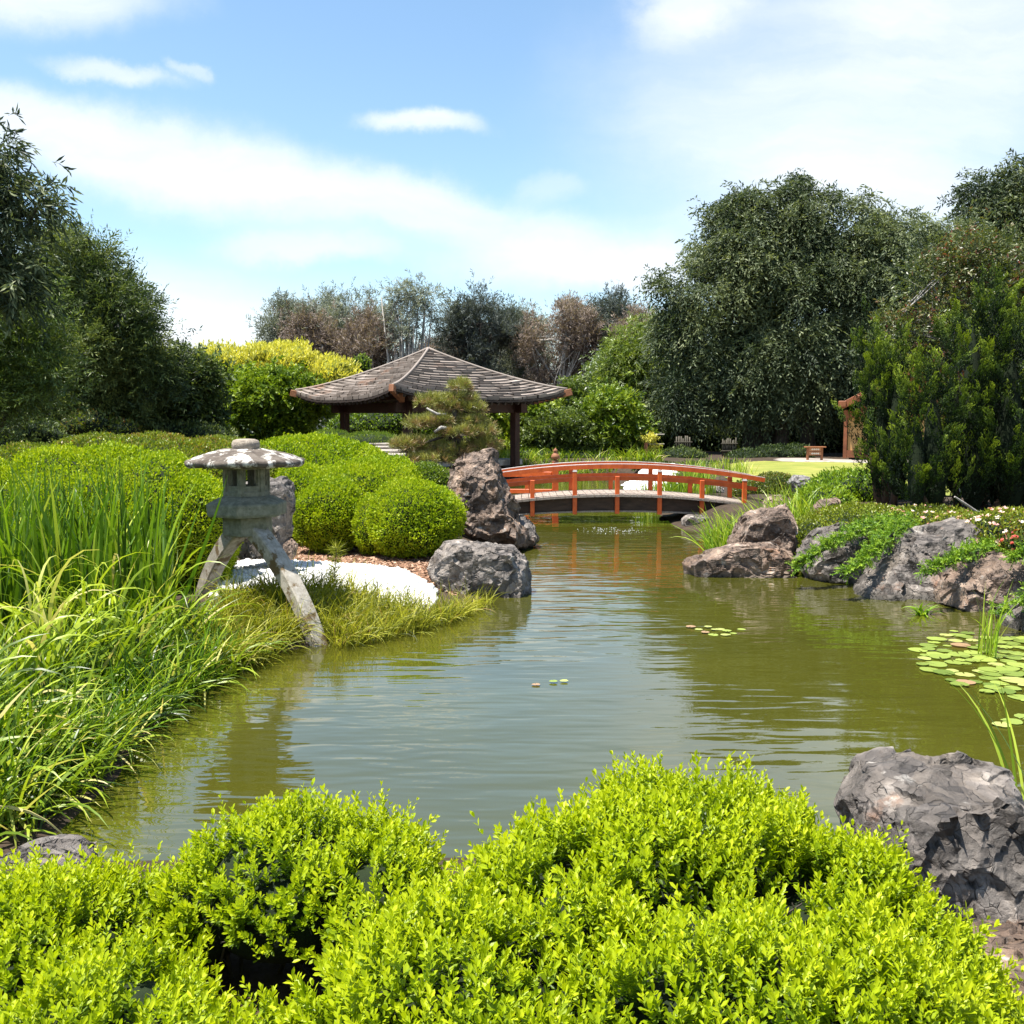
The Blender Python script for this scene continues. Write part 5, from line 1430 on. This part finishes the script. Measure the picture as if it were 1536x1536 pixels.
def gum():
    d = 80; px = 612
    root = tree("nearly bare gum with many pale white branches and a thin top of leaves", "tree", lobes_px([(592, 455, 20, 22), (628, 452, 24, 22), (610, 445, 16, 14), (645, 475, 14, 16), (600, 500, 30, 20)], d), base_at(px, d),
         sp(SP_CAS, clumps=120, droop=.2, up=.3), 'grey_leaf', group="trees in the distant tree line", name="gum_tree", bark='bark_pale', trunk_r=.2, seed=80, extra_limbs=50)
    mb = MB()
    for k in range(26):
        x = 612 + random.uniform(-38, 38); b = P(612 + (x - 612) * .5, 600, d); m = P(612 + (x - 612) * .75, 540, d); t = P(x, random.uniform(445, 500), d)
        q = [tuple(v + Vector((0, random.uniform(-1, 1), 0))) for v in (b, m, t)]
        mb.tube(q, [.13, .09, .03], 6)
    mb.build("branches", M['bark_pale'], root, smooth=True)
gum()
hedge("shrub", "round green shrub poking up left of the pavilion ridge", "shrub", [E(541, 548, 60, 14, 14, .6), E(560, 600, 60, 30, 40, 1)], 200, .16, 'camellia_leaf', lump=.2, seed=21, spread=1.1, depth=.3)
def woods():
    """far wood that closes the horizon all round"""
    TVx = []
    n = 2600
    x = rng.uniform(-150, 170, n); y = 118 + rng.uniform(-8, 18, n) + .0012 * x ** 2
    h = 4.5 + 3.0 * fbm(np.stack([x * .06, y * .05, np.zeros(n)], -1), 3, 2)
    z = .4 + np.abs(h) * rng.random(n) ** .7
    K = 26
    pos = np.repeat(np.stack([x, y, z], -1), K, 0) + rng.normal(0, 1.1, (n * K, 3)); pos[:, 2] = np.abs(pos[:, 2])
    ln = rng.uniform(.5, 1.1, n * K)
    o = leaf_obj("distant_woods", LEAF, pos, nrm(rng.normal(size=(n * K, 3)) + np.array([0, 0, .4])), nrm(rng.normal(size=(n * K, 3)) + np.array([0, -.4, .7])), ln, ln * .5,
                 np.repeat(rng.normal(.4, .15, n), K) + rng.normal(0, .1, n * K), M['casuarina_leaf'], None)
    tag(o, "low dark wood closing the horizon behind the garden", "woods", kind="stuff")
woods()

# ================================================================== trees, right side
tree("huge dark weeping tree that dominates the right half", "tree", lobes_px([(1098, 370, 44, 56), (1145, 330, 48, 40), (1200, 325, 50, 46), (1262, 358, 52, 44), (1325, 390, 50, 52), (1112, 302, 18, 16), (1196, 284, 22, 16), (1285, 310, 20, 16), (1338, 328, 22, 14), (1068, 330, 14, 16), (1235, 305, 16, 14), (1000, 432, 18, 14), (1040, 412, 18, 14), (1066, 455, 58, 58), (1130, 420, 80, 70), (1210, 420, 90, 75), (1290, 450, 80, 70),
      (1015, 500, 32, 42), (1060, 540, 70, 60), (1150, 520, 90, 70), (1240, 530, 90, 70), (1320, 530, 60, 70), (1100, 600, 80, 40), (1000, 440, 16, 14), (1010, 590, 45, 45), (1190, 595, 90, 40), (1290, 590, 60, 40)], 46), base_at(1165, 47),
     sp(SP_WILLOW, clumps=2000, twigs=16, twig_len=1.05, spread=.22, droop=.7), 'willow_leaf', bark='bark', trunk_r=.34, n_trunks=7, seed=6, low=2.6)
tree("grey green tree behind the right shoulder of the huge weeping tree", "tree", lobes_px([(1375, 380, 45, 45), (1420, 400, 60, 60), (1390, 460, 70, 70), (1460, 470, 80, 80), (1380, 540, 60, 60), (1540, 480, 80, 90)], 54), base_at(1420, 54),
     sp(SP_WILLOW, clumps=1500), 'willow_leaf', trunk_r=.3, seed=7, low=2.5)
tree("open crowned gum rising at the upper right corner", "tree", lobes_px([(1462, 300, 24, 24), (1490, 285, 28, 22), (1515, 300, 30, 26), (1485, 325, 38, 20), (1540, 275, 30, 30), (1500, 355, 40, 25), (1560, 340, 60, 60), (1525, 345, 30, 30)], 62), base_at(1530, 62),
     sp(SP_BROAD, clumps=620, twig_len=.9, leaf=.3, aspect=.3, droop=.5), 'willow_leaf', trunk_r=.3, seed=8, extra_limbs=40)
tree("crape myrtle with reddish leaf tips above the tall juniper", "tree", lobes_px([(1400, 425, 45, 35), (1475, 400, 60, 40), (1545, 400, 60, 60), (1375, 490, 35, 40), (1430, 480, 50, 45), (1520, 470, 60, 60), (1390, 545, 40, 30), (1340, 490, 16, 12), (1570, 560, 50, 80)], 21), base_at(1480, 21.5),
     dict(clumps=760, twigs=6, leaves=8, twig_len=.32, leaf=.085, aspect=.45, droop=.15, out=.7, up=.3, fan=.9, spread=.6, tf=1.2), 'crape_leaf', trunk_r=.09, n_trunks=4, seed=9, extra_limbs=60, bark='bark_pale')
tree("light green feathery tree between the bridge and the huge weeping tree", "tree", lobes_px([(950, 525, 35, 35), (985, 530, 30, 40), (940, 570, 42, 38), (985, 580, 40, 45), (925, 600, 32, 28), (965, 620, 40, 25)], 50), base_at(960, 50),
     sp(SP_FEATHER, clumps=950, droop=.5, leaf=.2, up=.1), 'feather_leaf', trunk_r=.16, n_trunks=2, seed=10)
tree("yellow tipped broad leaved shrub right of the pavilion eave", "shrub", lobes_px([(872, 605, 32, 24), (845, 625, 25, 26), (880, 630, 35, 30), (860, 650, 35, 25)], 44), base_at(868, 44),
     sp(SP_BROAD, clumps=520, leaf=.2), 'olive_leaf', name="shrub", trunk_r=.08, n_trunks=2, seed=11)
tree("bright lime green maple with layered leaves behind the bridge", "tree", lobes_px([(915, 607, 34, 12), (935, 625, 30, 10), (895, 628, 25, 10), (930, 645, 34, 12), (905, 655, 25, 14)], 42), base_at(920, 42),
     sp(SP_BROAD, clumps=480, leaf=.16, droop=.3, up=.4), 'lime_leaf', name="maple_tree", trunk_r=.07, n_trunks=3, seed=12)
tree("light green spreading shrub with pale stems over the bridge's centre", "shrub", lobes_px([(815, 650, 30, 20), (850, 655, 38, 18), (880, 662, 30, 14), (835, 640, 34, 14)], 41.5), base_at(862, 41.5),
     sp(SP_BROAD, clumps=560, leaf=.13, twig_len=.35), 'olive_leaf', name="shrub", bark='bark_pale', trunk_r=.06, n_trunks=3, seed=13)
tree("tall pale lime shrub behind the pavilion's right post", "shrub", lobes_px([(788, 640, 28, 32), (800, 620, 22, 20), (760, 640, 26, 26), (735, 630, 26, 28), (790, 672, 40, 18)], 42.5), base_at(788, 42.5),
     sp(SP_BROAD, clumps=620, leaf=.19), 'lime_leaf', name="shrub", trunk_r=.07, n_trunks=2, seed=14)
hedge("shrub", "low dark shrubs on the mulch between the white beach and the lawn", "shrub", [E(985, 701, 35.5, 40, 7, .9), E(1045, 702, 35.0, 40, 8, .9), E(1090, 700, 36.5, 26, 8, .8)], 500, .09, 'dark_leaf', lump=.25, seed=29, depth=.15)
hedge("topiary_ball", "round clipped topiary ball beside the staked young tree", "bush", [E(942, 677, 42, 18, 17, .5)], 900, .07, 'olive_leaf', lump=.05, seed=22)
hedge("topiary_ball", "dark clipped bush in the shade right of the topiary ball", "bush", [E(962, 679, 42.4, 17, 16, .5)], 800, .07, 'dark_leaf', lump=.08, seed=23)
hedge("shrub", "dark low shrub between the staked tree and the bamboo fence", "shrub", [E(1020, 688, 42, 42, 16, .8), E(990, 690, 42, 20, 12, .6)], 500, .1, 'dark_leaf', lump=.2, seed=24, depth=.2)
hedge("shrub", "dark clipped hedge under the huge tree left of the notice board", "hedge", [E(1120, 688, 42, 32, 14, .8), E(1160, 685, 42, 34, 17, .8), E(1195, 684, 42.3, 26, 17, .8)], 600, .09, 'dark_leaf', lump=.12, seed=25, depth=.15, tbias=-.2)
hedge("shrub", "added dark shrub bank standing in for the shade behind the clipped hedge", "shrub", [E(1170, 660, 49, 70, 36, 1), E(1080, 660, 50, 70, 36, 1), E(1260, 660, 49, 60, 36, 1), E(1000, 662, 51, 60, 34, 1)], 220, .14, 'dark_leaf', lump=.2, seed=26, depth=.3)  # added to darken the space under the huge tree
hedge("shrub", "dark green shrubs along the far shore seen over the bridge rail", "shrub", [E(800, 688, 41, 55, 14, .8), E(870, 690, 41, 50, 11, .8), E(910, 692, 41, 30, 10, .6)], 500, .1, 'camellia_leaf', lump=.2, seed=27, depth=.2, tbias=-.1)
hedge("shrub", "low golden shrub just above the middle of the bridge rail", "shrub", [E(927, 692, 40.5, 13, 5.5, .4)], 1200, .07, 'gold_leaf', lump=.15, seed=28, core='core_gold')

# ================================================================== pruned pine
def pine():
    d = 24.0
    b = P(683, 700, d); z0 = gz(b.x, d)
    root = thing("pruned_pine", "pruned pine with layered pads of needles in front of the pavilion", "pine tree", (b.x, d, z0))
    mb = MB()
    tr = [(b.x, d, z0 - .1), tuple(P(690, 665, d)), tuple(P(676, 640, d - .1)), tuple(P(684, 612, d)), tuple(P(689, 575, d))]
    mb.tube(tr, [.13, .11, .09, .06, .015], 9)
    pads = [(690, 583, 15, 12), (690, 600, 24, 9), (652, 604, 26, 13), (680, 612, 34, 13), (704, 614, 22, 11), (634, 638, 26, 13), (655, 632, 22, 9), (700, 636, 36, 13), (722, 652, 24, 15), (690, 650, 36, 10), (640, 672, 38, 15), (610, 668, 24, 11), (680, 676, 42, 14), (725, 670, 24, 13), (650, 690, 40, 11), (700, 690, 30, 10)]
    lob = [(np.array(P(px, py, d + random.uniform(-.5, .35))), np.array([rx * d / FPX, rx * d / FPX * .9, ry * .95 * d / FPX])) for px, py, rx, ry in pads]
    for (c, r) in lob:
        t = min(max((c[2] - z0) / (P(689, 575, d).z - z0), .1), .9)
        k = t * 4; i = int(min(k, 3)); s = Vector(tr[i]).lerp(Vector(tr[i + 1]), k - i)
        limbs(mb, s, [tuple(c - np.array([0, 0, r[2] * .6]))], .012, .05, 4, .5)
    mb.build("trunk", M['bark'], root, smooth=True)
    mb = MB()
    mb.tube([tuple(P(652, 648, d - .5)), tuple(P(662, 641, d - .55)), tuple(P(671, 643, d - .4)), tuple(P(680, 650, d - .2))], [.03, .045, .05, .05], 7)
    mb.tube([tuple(P(640, 612, d - .5)), tuple(P(655, 621, d - .5)), tuple(P(668, 622, d - .3))], [.02, .035, .04], 7)
    mb.build("bare_branch", M['bark_pale'], root, smooth=True)
    C, O = [], []
    for c, r in lob:
        n = int(105 * r[0] / .5)
        u = rsph(n); u[:, 2] = np.abs(u[:, 2]) * 1.0 - .25; u = nrm(u)
        C.append(c + u * r * ((1 - .45 * rng.random(n) ** 1.3) * (1 + .25 * fbm(u * 2.5 + c, 2, 7)))[:, None]); O.append(nrm(u * np.array([.8, .8, 1])))
    C, O = np.concatenate(C), np.concatenate(O); n = len(C)
    K = 26
    dd = nrm(O[:, None] * .5 + np.array([0, 0, .55]) + rng.normal(0, .55, (n, K, 3)))
    pos = C[:, None] + rng.normal(0, .022, (n, K, 3))
    up = O[:, 2][:, None]
    tint = .52 + .16 * rng.normal(size=(n, 1)) + .1 * rng.normal(size=(n, K)) + .15 * up
    brown = (rng.random(n) < np.clip(.4 - .5 * O[:, 2], .05, .8))[:, None]
    tint = np.where(brown, .97 + 0 * tint, np.clip(tint, .05, .88))
    ln = rng.uniform(.11, .20, n * K)
    leaf_obj("needles", LEAF, pos.reshape(-1, 3), dd.reshape(-1, 3), nrm(rng.normal(size=(n * K, 3))), ln, np.full(n * K, .013), tint.ravel(), M['pine_needle'], root)
pine()

# ================================================================== reeds and grasses
def reed_bed(name, label, poly_px, z, n, az, th, curl, ln, w, mat, tmean=.5, seg=6, droop_pow=1.6, poly=None, cat="reeds", tsd=.2):
    poly = poly or gpoly(poly_px, z)
    q = rand_in(poly, n)
    root = thing(name, label, cat, (float(q[:, 0].mean()), float(q[:, 1].mean()), 0))
    a = np.where(rng.random(n) < .3, rng.uniform(-3.2, 3.2, n), rng.normal(az[0], az[1], n)); t0 = np.abs(rng.normal(th[0], th[1], n)); cu = rng.normal(curl[0], curl[1], n)
    clump = fbm(np.c_[q * 2.0, np.zeros(n)], 2, 4)
    L_ = rng.uniform(ln[0], ln[1], n) * (1 + .12 * clump); W = rng.uniform(w[0], w[1], n)
    dead = rng.random(n) < .035
    tt = np.where(dead, 1.0, np.clip(tmean + rng.normal(0, tsd, n) + .15 * clump, 0, .93))
    blade_obj("blades", q, a, t0, cu, L_, W, M[mat], tt, root, seg=seg, droop_pow=droop_pow)
    return root
# tall upright iris behind
reed_bed("reed_bed", "tall upright dark green reeds in front of the large clipped mound", [(-80, 1010), (60, 985), (180, 975), (250, 960), (268, 940), (245, 915), (180, 905), (40, 920), (-80, 930)], .2, 800,
         (0, 3.2), (.10, .12), (.25, .3), (.75, 1.6), (.026, .044), 'reed', .40, 7, 2.2)
# drooping, sunlit blades leaning to the water
reed_bed("reed_bed", "yellow green arching reeds leaning out over the water on the left", [(-80, 1150), (0, 1125), (90, 1085), (170, 1050), (245, 1015), (300, 985), (270, 955), (220, 965), (110, 1000), (0, 1045), (-80, 1090)], .12, 470,
         (-.3, 1.7), (.40, .28), (1.2, .6), (.45, .95), (.022, .036), 'reed_yellow', .40, 8, 1.4, tsd=.28)
reed_bed("reed_bed", "tangled pale reeds trailing into the water at the lower left", [(-90, 1265), (-10, 1235), (55, 1185), (110, 1135), (90, 1100), (0, 1130), (-90, 1180)], .08, 400,
         (-.45, 1.3), (.6, .3), (1.2, .6), (.35, .8), (.020, .034), 'reed_yellow', .46, 8, 1.3, tsd=.28)
q0 = [(-80, 1262), (10, 1240), (140, 1150), (220, 1085), (300, 1025), (345, 990), (300, 955), (150, 1010), (-80, 1120)]
reed_bed("reed_bed", "short dense dark undergrowth of reeds along the left bank", q0, .08, 2200, (0, 3), (.45, .3), (.7, .5), (.25, .6), (.012, .022), 'reed', .36, 5, tsd=.25)
reed_bed("reed_bed", "long hooked yellow green reed blades bending over the left bank", [(-60, 1130), (110, 1060), (220, 1015), (270, 990), (260, 955), (180, 970), (-60, 1060)], .12, 120,
         (-.2, 1.8), (.22, .15), (2.2, .5), (.8, 1.3), (.022, .034), 'reed_yellow', .62, 10, 2.8, tsd=.2)
reed_bed("reed_bed", "short reed blades hanging over the waterline of the left bank", [(-60, 1290), (20, 1268), (150, 1172), (215, 1102), (290, 1040), (385, 988), (360, 975), (270, 1020), (190, 1080), (120, 1140), (0, 1230)], .04, 560,
         (-.5, 1.5), (.55, .35), (1.1, .6), (.25, .6), (.013, .026), 'reed_yellow', .42, 6, 1.3, tsd=.32)
# sedge along the lantern bank
SED = [(300, 970), (330, 940), (400, 922), (470, 912), (560, 908), (640, 914), (700, 905), (725, 900), (650, 928), (560, 950), (505, 958), (470, 940), (440, 955), (390, 980), (320, 1000)]
reed_bed("sedge_bank", "shaggy fringe of fine sedge grass below the white pebbles", SED, .1, 6500, (-.9, 1.4), (.35, .28), (1.1, .55), (.24, .55), (.006, .011), 'sedge', .60, 6, 1.3, cat="grass", tsd=.28)
reed_bed("sedge_bank", "dark tuft of sedge between the legs of the stone lantern", [(330, 925), (400, 915), (430, 925), (450, 940), (400, 955), (340, 945)], .15, 1800, (-.6, 1.6), (.2, .2), (.8, .4), (.2, .36), (.005, .009), 'sedge', .25, 5, 1.2, cat="grass")  # low tint paints the lantern roof's shadow on the grass
reed_bed("sedge_bank", "sparse sedge blades in front of the squat cracked rock", [(650, 925), (690, 905), (740, 898), (720, 905), (670, 932)], .05, 300, (-.6, .7), (.3, .2), (.8, .4), (.2, .42), (.005, .009), 'sedge', .68, 5, 1.2, cat="grass")
# iris behind the wedge rock
reed_bed("iris_clump", "bright green iris clump in front of the bridge's right end", [(1075, 815), (1110, 800), (1160, 790), (1205, 800), (1200, 818), (1110, 822)], .25, 620, (2.6, 1.2), (.35, .22), (.55, .3), (.45, .85), (.016, .026), 'reed', .75, 6, 1.8, poly=[(3.1, 15.2), (3.3, 16.8), (4.9, 17.0), (5.2, 15.6), (4.2, 15.3)])
reed_bed("iris_clump", "small iris tuft in the gap right of the wedge shaped rock", [], 0, 130, (-.6, 1.6), (.3, .2), (.6, .3), (.35, .6), (.014, .022), 'reed', .72, 6, 1.8, poly=[(4.15, 14.3), (4.2, 15.0), (4.55, 15.0), (4.5, 14.2)])
reed_bed("iris_clump", "reeds on the far bank seen through the bridge", [], 0, 500, (0, 3), (.12, .12), (.35, .3), (.5, .95), (.02, .032), 'reed', .72, 5, 1.8, poly=[(3.3, 22.9), (3.1, 25.0), (4.6, 25.5), (5.0, 23.3)])
reed_bed("iris_clump", "thin grass on the far shore above the bridge rail", [], 0, 160, (0, 3), (.2, .15), (.5, .3), (.35, .6), (.02, .03), 'reed_yellow', .5, 4, 1.8, poly=[(5.4, 29), (5.2, 30.2), (7.2, 30.2), (7.2, 29)])
reed_bed("reed_bed", "low grass hanging over the far left bank behind the bridge", [], 0, 1300, (-1.5, 1.5), (.3, .2), (.8, .4), (.35, .75), (.025, .04), 'reed_yellow', .42, 5, 1.5, poly=[(-2.6, 37.4), (4.4, 37.6), (5.4, 36.4), (5.8, 37.6), (4.6, 38.9), (-2.6, 38.9)])
# reeds by the lily pads
reed_bed("reed_clump", "clump of thin upright reeds among the lily pads", [], 0, 34, (1.2, 2.2), (.12, .12), (.35, .3), (.4, .78), (.012, .018), 'reed', .8, 8, 2.0, poly=[tuple(G(x, y).xy) for x, y in ((1462, 985), (1475, 975), (1495, 978), (1492, 990))])
reed_bed("reed_clump", "sparse reed blades rising beside the near boulder at the right edge", [], 0, 9, (2.4, .5), (.25, .15), (.55, .3), (.8, 1.25), (.014, .02), 'reed', .7, 9, 2.0, poly=[(2.75, 5.05), (2.75, 5.3), (3.0, 5.3), (3.0, 5.05)])
reed_bed("fern", "small fern growing in the gap between two dark rocks on the right bank", [], 0, 34, (-1.9, 1.3), (.5, .3), (1.0, .4), (.18, .34), (.022, .034), 'creeping_leaf', .6, 6, 1.3, poly=[tuple(P(x, 880, 11.0).xy) for x in (1378, 1392)] + [tuple(P(x, 880, 11.15).xy) for x in (1392, 1378)], cat="fern")
def sapling():
    d = 10.9; b = P(499, 905, d)
    root = thing("pine_sapling", "thin pine sapling standing on the bank before the white pebbles", "sapling", (b.x, d, max(0, gz(b.x, d))))
    top = P(505, 822, d)
    MB().tube([(b.x, d, 0), tuple(P(502, 860, d)), tuple(top)], [.008, .006, .003], 6).build("stem", M['bark'], root)
    n = 420; t = rng.random(n) ** .6
    p = np.array(b) * 0 + np.stack([np.interp(t, [0, 1], [b.x, top.x]), np.full(n, d), np.interp(t, [0, 1], [.25, top.z])], -1)
    leaf_obj("needles", LEAF, p, nrm(rng.normal(size=(n, 3)) * np.array([1, 1, .4]) + np.array([0, 0, .5])), rsph(n), rng.uniform(.05, .2, n) * (.4 + .6 * t), np.full(n, .006), rng.normal(.5, .15, n), M['sedge'], root)
sapling()

# ================================================================== lily pads
PADS = []
for k in range(4):
    n = 22; V = [(0, 0, .004)]; notch = .22
    rr = np.random.default_rng(90 + k)
    for i in range(n + 1):
        a = notch / 2 + (2 * math.pi - notch) * i / n
        r = 1 + .05 * math.sin(3 * a + k) + .03 * rr.normal()
        V.append((r * math.cos(a), r * math.sin(a), .004 + .05 * (rr.random() ** 3)))
    F = [(0, i, i + 1) for i in range(1, n + 1)]
    PADS.append((np.array(V), np.array(F)))
pad_mesh = {}
def pad(px, py, r, label, group, tint):
    key = (int(rng.integers(4)), round(tint * 5) / 5)
    c = G(px, py, .006)
    if key not in pad_mesh:
        V, F = PADS[key[0]]
        o = mesh_np("lily_pad", V, [F], M['lily'], None, tint=np.full(len(V), key[1])); pad_mesh[key] = o
    else:
        o = pad_mesh[key].copy(); COL.objects.link(o)
    o.location = (c.x, c.y, .006 + random.uniform(0, .012)); o.scale = (r, r, r * .5)
    o.rotation_euler = (random.gauss(0, .015), random.gauss(0, .015), random.uniform(0, 6.28))
    tag(o, label, "lily pad", group)
placed = []
def scatter_pads(poly, n, rmin, rmax, label, group):
    pl = gpoly(poly, 0); tries = 0; k = 0
    while k < n and tries < 9000:
        tries += 1
        x, y = rand_in(pl, 1)[0]; r = rng.uniform(rmin, rmax)
        if any((x - a) ** 2 + (y - b) ** 2 < ((r + c) * .68) ** 2 for a, b, c in placed): continue
        placed.append((x, y, r)); k += 1
        c = Vector((x, y, 0)); v = c - Vector((0, 0, CAM_H)); cy_ = v.y * cp - v.z * s_p; uu = v.y * s_p + v.z * cp
        pad(768 + FPX * v.x / cy_, 768 - FPX * uu / cy_, r, label, group, float(np.clip(rng.normal(.45, .22), 0, 1)))
scatter_pads([(1358, 992), (1400, 955), (1440, 945), (1560, 960), (1640, 985), (1640, 1060), (1540, 1055), (1440, 1030), (1395, 1010)], 125, .04, .105, "round yellow green lily pad floating in the crowded patch around the reed clump", "lily pads in the crowded right patch")
scatter_pads([(1490, 1075), (1560, 1060), (1620, 1070), (1620, 1120), (1530, 1122)], 13, .055, .085, "round green lily pad floating between the crowded patch and the near boulder", "lily pads near the boulder")
for x, y in ((1036, 941), (1048, 944), (1062, 941), (1072, 945), (1058, 949), (1070, 952), (1090, 947), (1100, 950), (1088, 953), (1112, 944), (1080, 944)):
    pad(x, y, rng.uniform(.035, .055), "small lily pad in the little floating group at the middle of the pond", "lily pads in the middle of the pond", float(rng.uniform(.5, .95)))
for x, y, t, l in ((804, 1027, .95, "yellow floating leaf left of the two pale lily pads on open water"), (830, 1023, .4, "dull lily pad on open water right of the yellow leaf"), (846, 1022, .75, "pale lily pad farthest right of the three on open water")):
    pad(x, y, .035, l, None, t)

# pale droplets stand in for the sky reflection on ruffled water
def reflection_patch():
    c = G(915, 796); n = 70
    a = rng.uniform(0, 6.28, n); r = .7 * np.sqrt(rng.random(n)) ** 1.2
    hgt = .055 * (1 - (r / .75) ** 2) * rng.random(n) ** 2
    pos = np.stack([c.x + r * np.cos(a), c.y + r * np.sin(a) * .9, .0 + hgt], -1)
    TV, TF = ico(1); V, F = scatter_template(TV, TF, pos, rng.uniform(.003, .008, (n, 1)) * np.array([[1.2, 1.2, .8]]))
    tag(mesh_np("reflection_droplets", V, [F], M['droplets'], smooth=True), "pale sky reflection imitated by foam on the water under the bridge", "droplets", kind="stuff")
reflection_patch()

# ================================================================== foreground box hedge
def box_bush(label, ells, nshoot, seed, tb=0.0, bare=None):
    c0 = ells[0][0]
    root = thing("box_bush", label, "bush", (c0[0], c0[1], gz(c0[0], c0[1])))
    p, nn = shell_points(ells, nshoot, .13, 3.2, seed, keep_back=-.75)
    # uneven clumps: shoots grow out in tufts
    if bare is not None: ok = nn[:, 2] > bare + .2 * rng.normal(size=len(p)); p, nn = p[ok], nn[ok]
    tuft = fbm(p * 7.5, 2, seed + 5)
    p = p + nn * (.035 * tuft)[:, None]
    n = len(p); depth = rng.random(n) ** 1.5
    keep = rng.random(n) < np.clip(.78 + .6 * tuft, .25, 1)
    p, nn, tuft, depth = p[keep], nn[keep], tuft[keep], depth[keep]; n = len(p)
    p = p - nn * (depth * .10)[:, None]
    sd = nrm(nn * .55 + np.array([0, 0, .75]) + rng.normal(0, .30, (n, 3)))
    sl = rng.uniform(.042, .085, n) * (1 + .5 * np.clip(tuft, -.5, 1)); longer = rng.random(n) < .05; sl = np.where(longer, sl * 1.5, sl)
    K = 14
    i = np.arange(K); s = ((i // 2) + .4) / (K / 2)
    u0 = nrm(np.cross(sd, rsph(n))); v0 = np.cross(sd, u0)
    ang = (i // 2) * (math.pi / 2) + (i % 2) * math.pi
    out = u0[:, None] * np.cos(ang)[None, :, None] + v0[:, None] * np.sin(ang)[None, :, None]
    pos = p[:, None] + sd[:, None] * (sl[:, None] * s)[..., None]
    open_ = (1.05 - .65 * s)[None, :, None]
    ld = sd[:, None] * (1.2 - open_ * .55) + out * open_ + rng.normal(0, .13, (n, K, 3))
    nv = nrm(sd[:, None] * .8 - out * .5 + rng.normal(0, .12, (n, K, 3)))
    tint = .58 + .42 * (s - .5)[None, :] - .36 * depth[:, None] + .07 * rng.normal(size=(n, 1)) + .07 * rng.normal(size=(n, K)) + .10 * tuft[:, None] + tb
    ln = (rng.uniform(.7, 1.15, (n, 1)) * rng.uniform(.017, .031, (n, K)) * (1.05 - .25 * s)[None, :]).ravel()
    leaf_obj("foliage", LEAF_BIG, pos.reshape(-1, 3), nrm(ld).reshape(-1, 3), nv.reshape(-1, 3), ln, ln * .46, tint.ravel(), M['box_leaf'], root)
    mb = MB()
    for c, r in ells:
        b = Vector((c[0], c[1], gz(c[0], c[1]) - .05))
        for k in range(int(26 * r[0] / .4)):
            u = nrm(rng.normal(size=3)); u[2] = abs(u[2]); e = Vector(c + u * r * .97)
            bb = b + Vector((random.uniform(-.5, .5) * r[0], random.uniform(-.5, .5) * r[1], 0))
            m = bb.lerp(e, .5) + Vector((random.uniform(-.05, .05), random.uniform(-.05, .05), .02))
            mb.tube([bb, m, e], [.007, .005, .002], 5, cap=False)
    mb.build("twigs", M['bark'], root, smooth=True)
    cores(ells, .80, M['core_green'], root, .13, 3.2, seed, name="branches")
    return root
box_bush("big bright lime box bush filling the lower right foreground", [E(1010, 1436, 2.55, 275, 222, .62), E(1270, 1515, 2.35, 210, 205, .5), E(1080, 1325, 2.85, 180, 128, .4), E(850, 1450, 2.4, 180, 172, .5), E(690, 1572, 2.0, 240, 165, .40), E(1120, 1630, 1.9, 400, 225, .40), E(1440, 1630, 2.2, 120, 165, .4)], 2700, 51)
box_bush("bright lime box bush in the middle foreground with a dark hollow showing bare twigs", [E(430, 1338, 2.8, 145, 104, .34), E(560, 1358, 2.7, 95, 90, .3), E(325, 1368, 2.8, 70, 75, .3)], 2700, 52, bare=-.12)
box_bush("low bright lime box bush in the lower left corner", [E(60, 1552, 2.45, 180, 190, .45), E(195, 1462, 2.65, 85, 115, .32), E(-80, 1522, 2.5, 150, 150, .5), E(130, 1660, 1.95, 220, 175, .36), E(400, 1690, 1.95, 150, 110, .3)], 2700, 53)
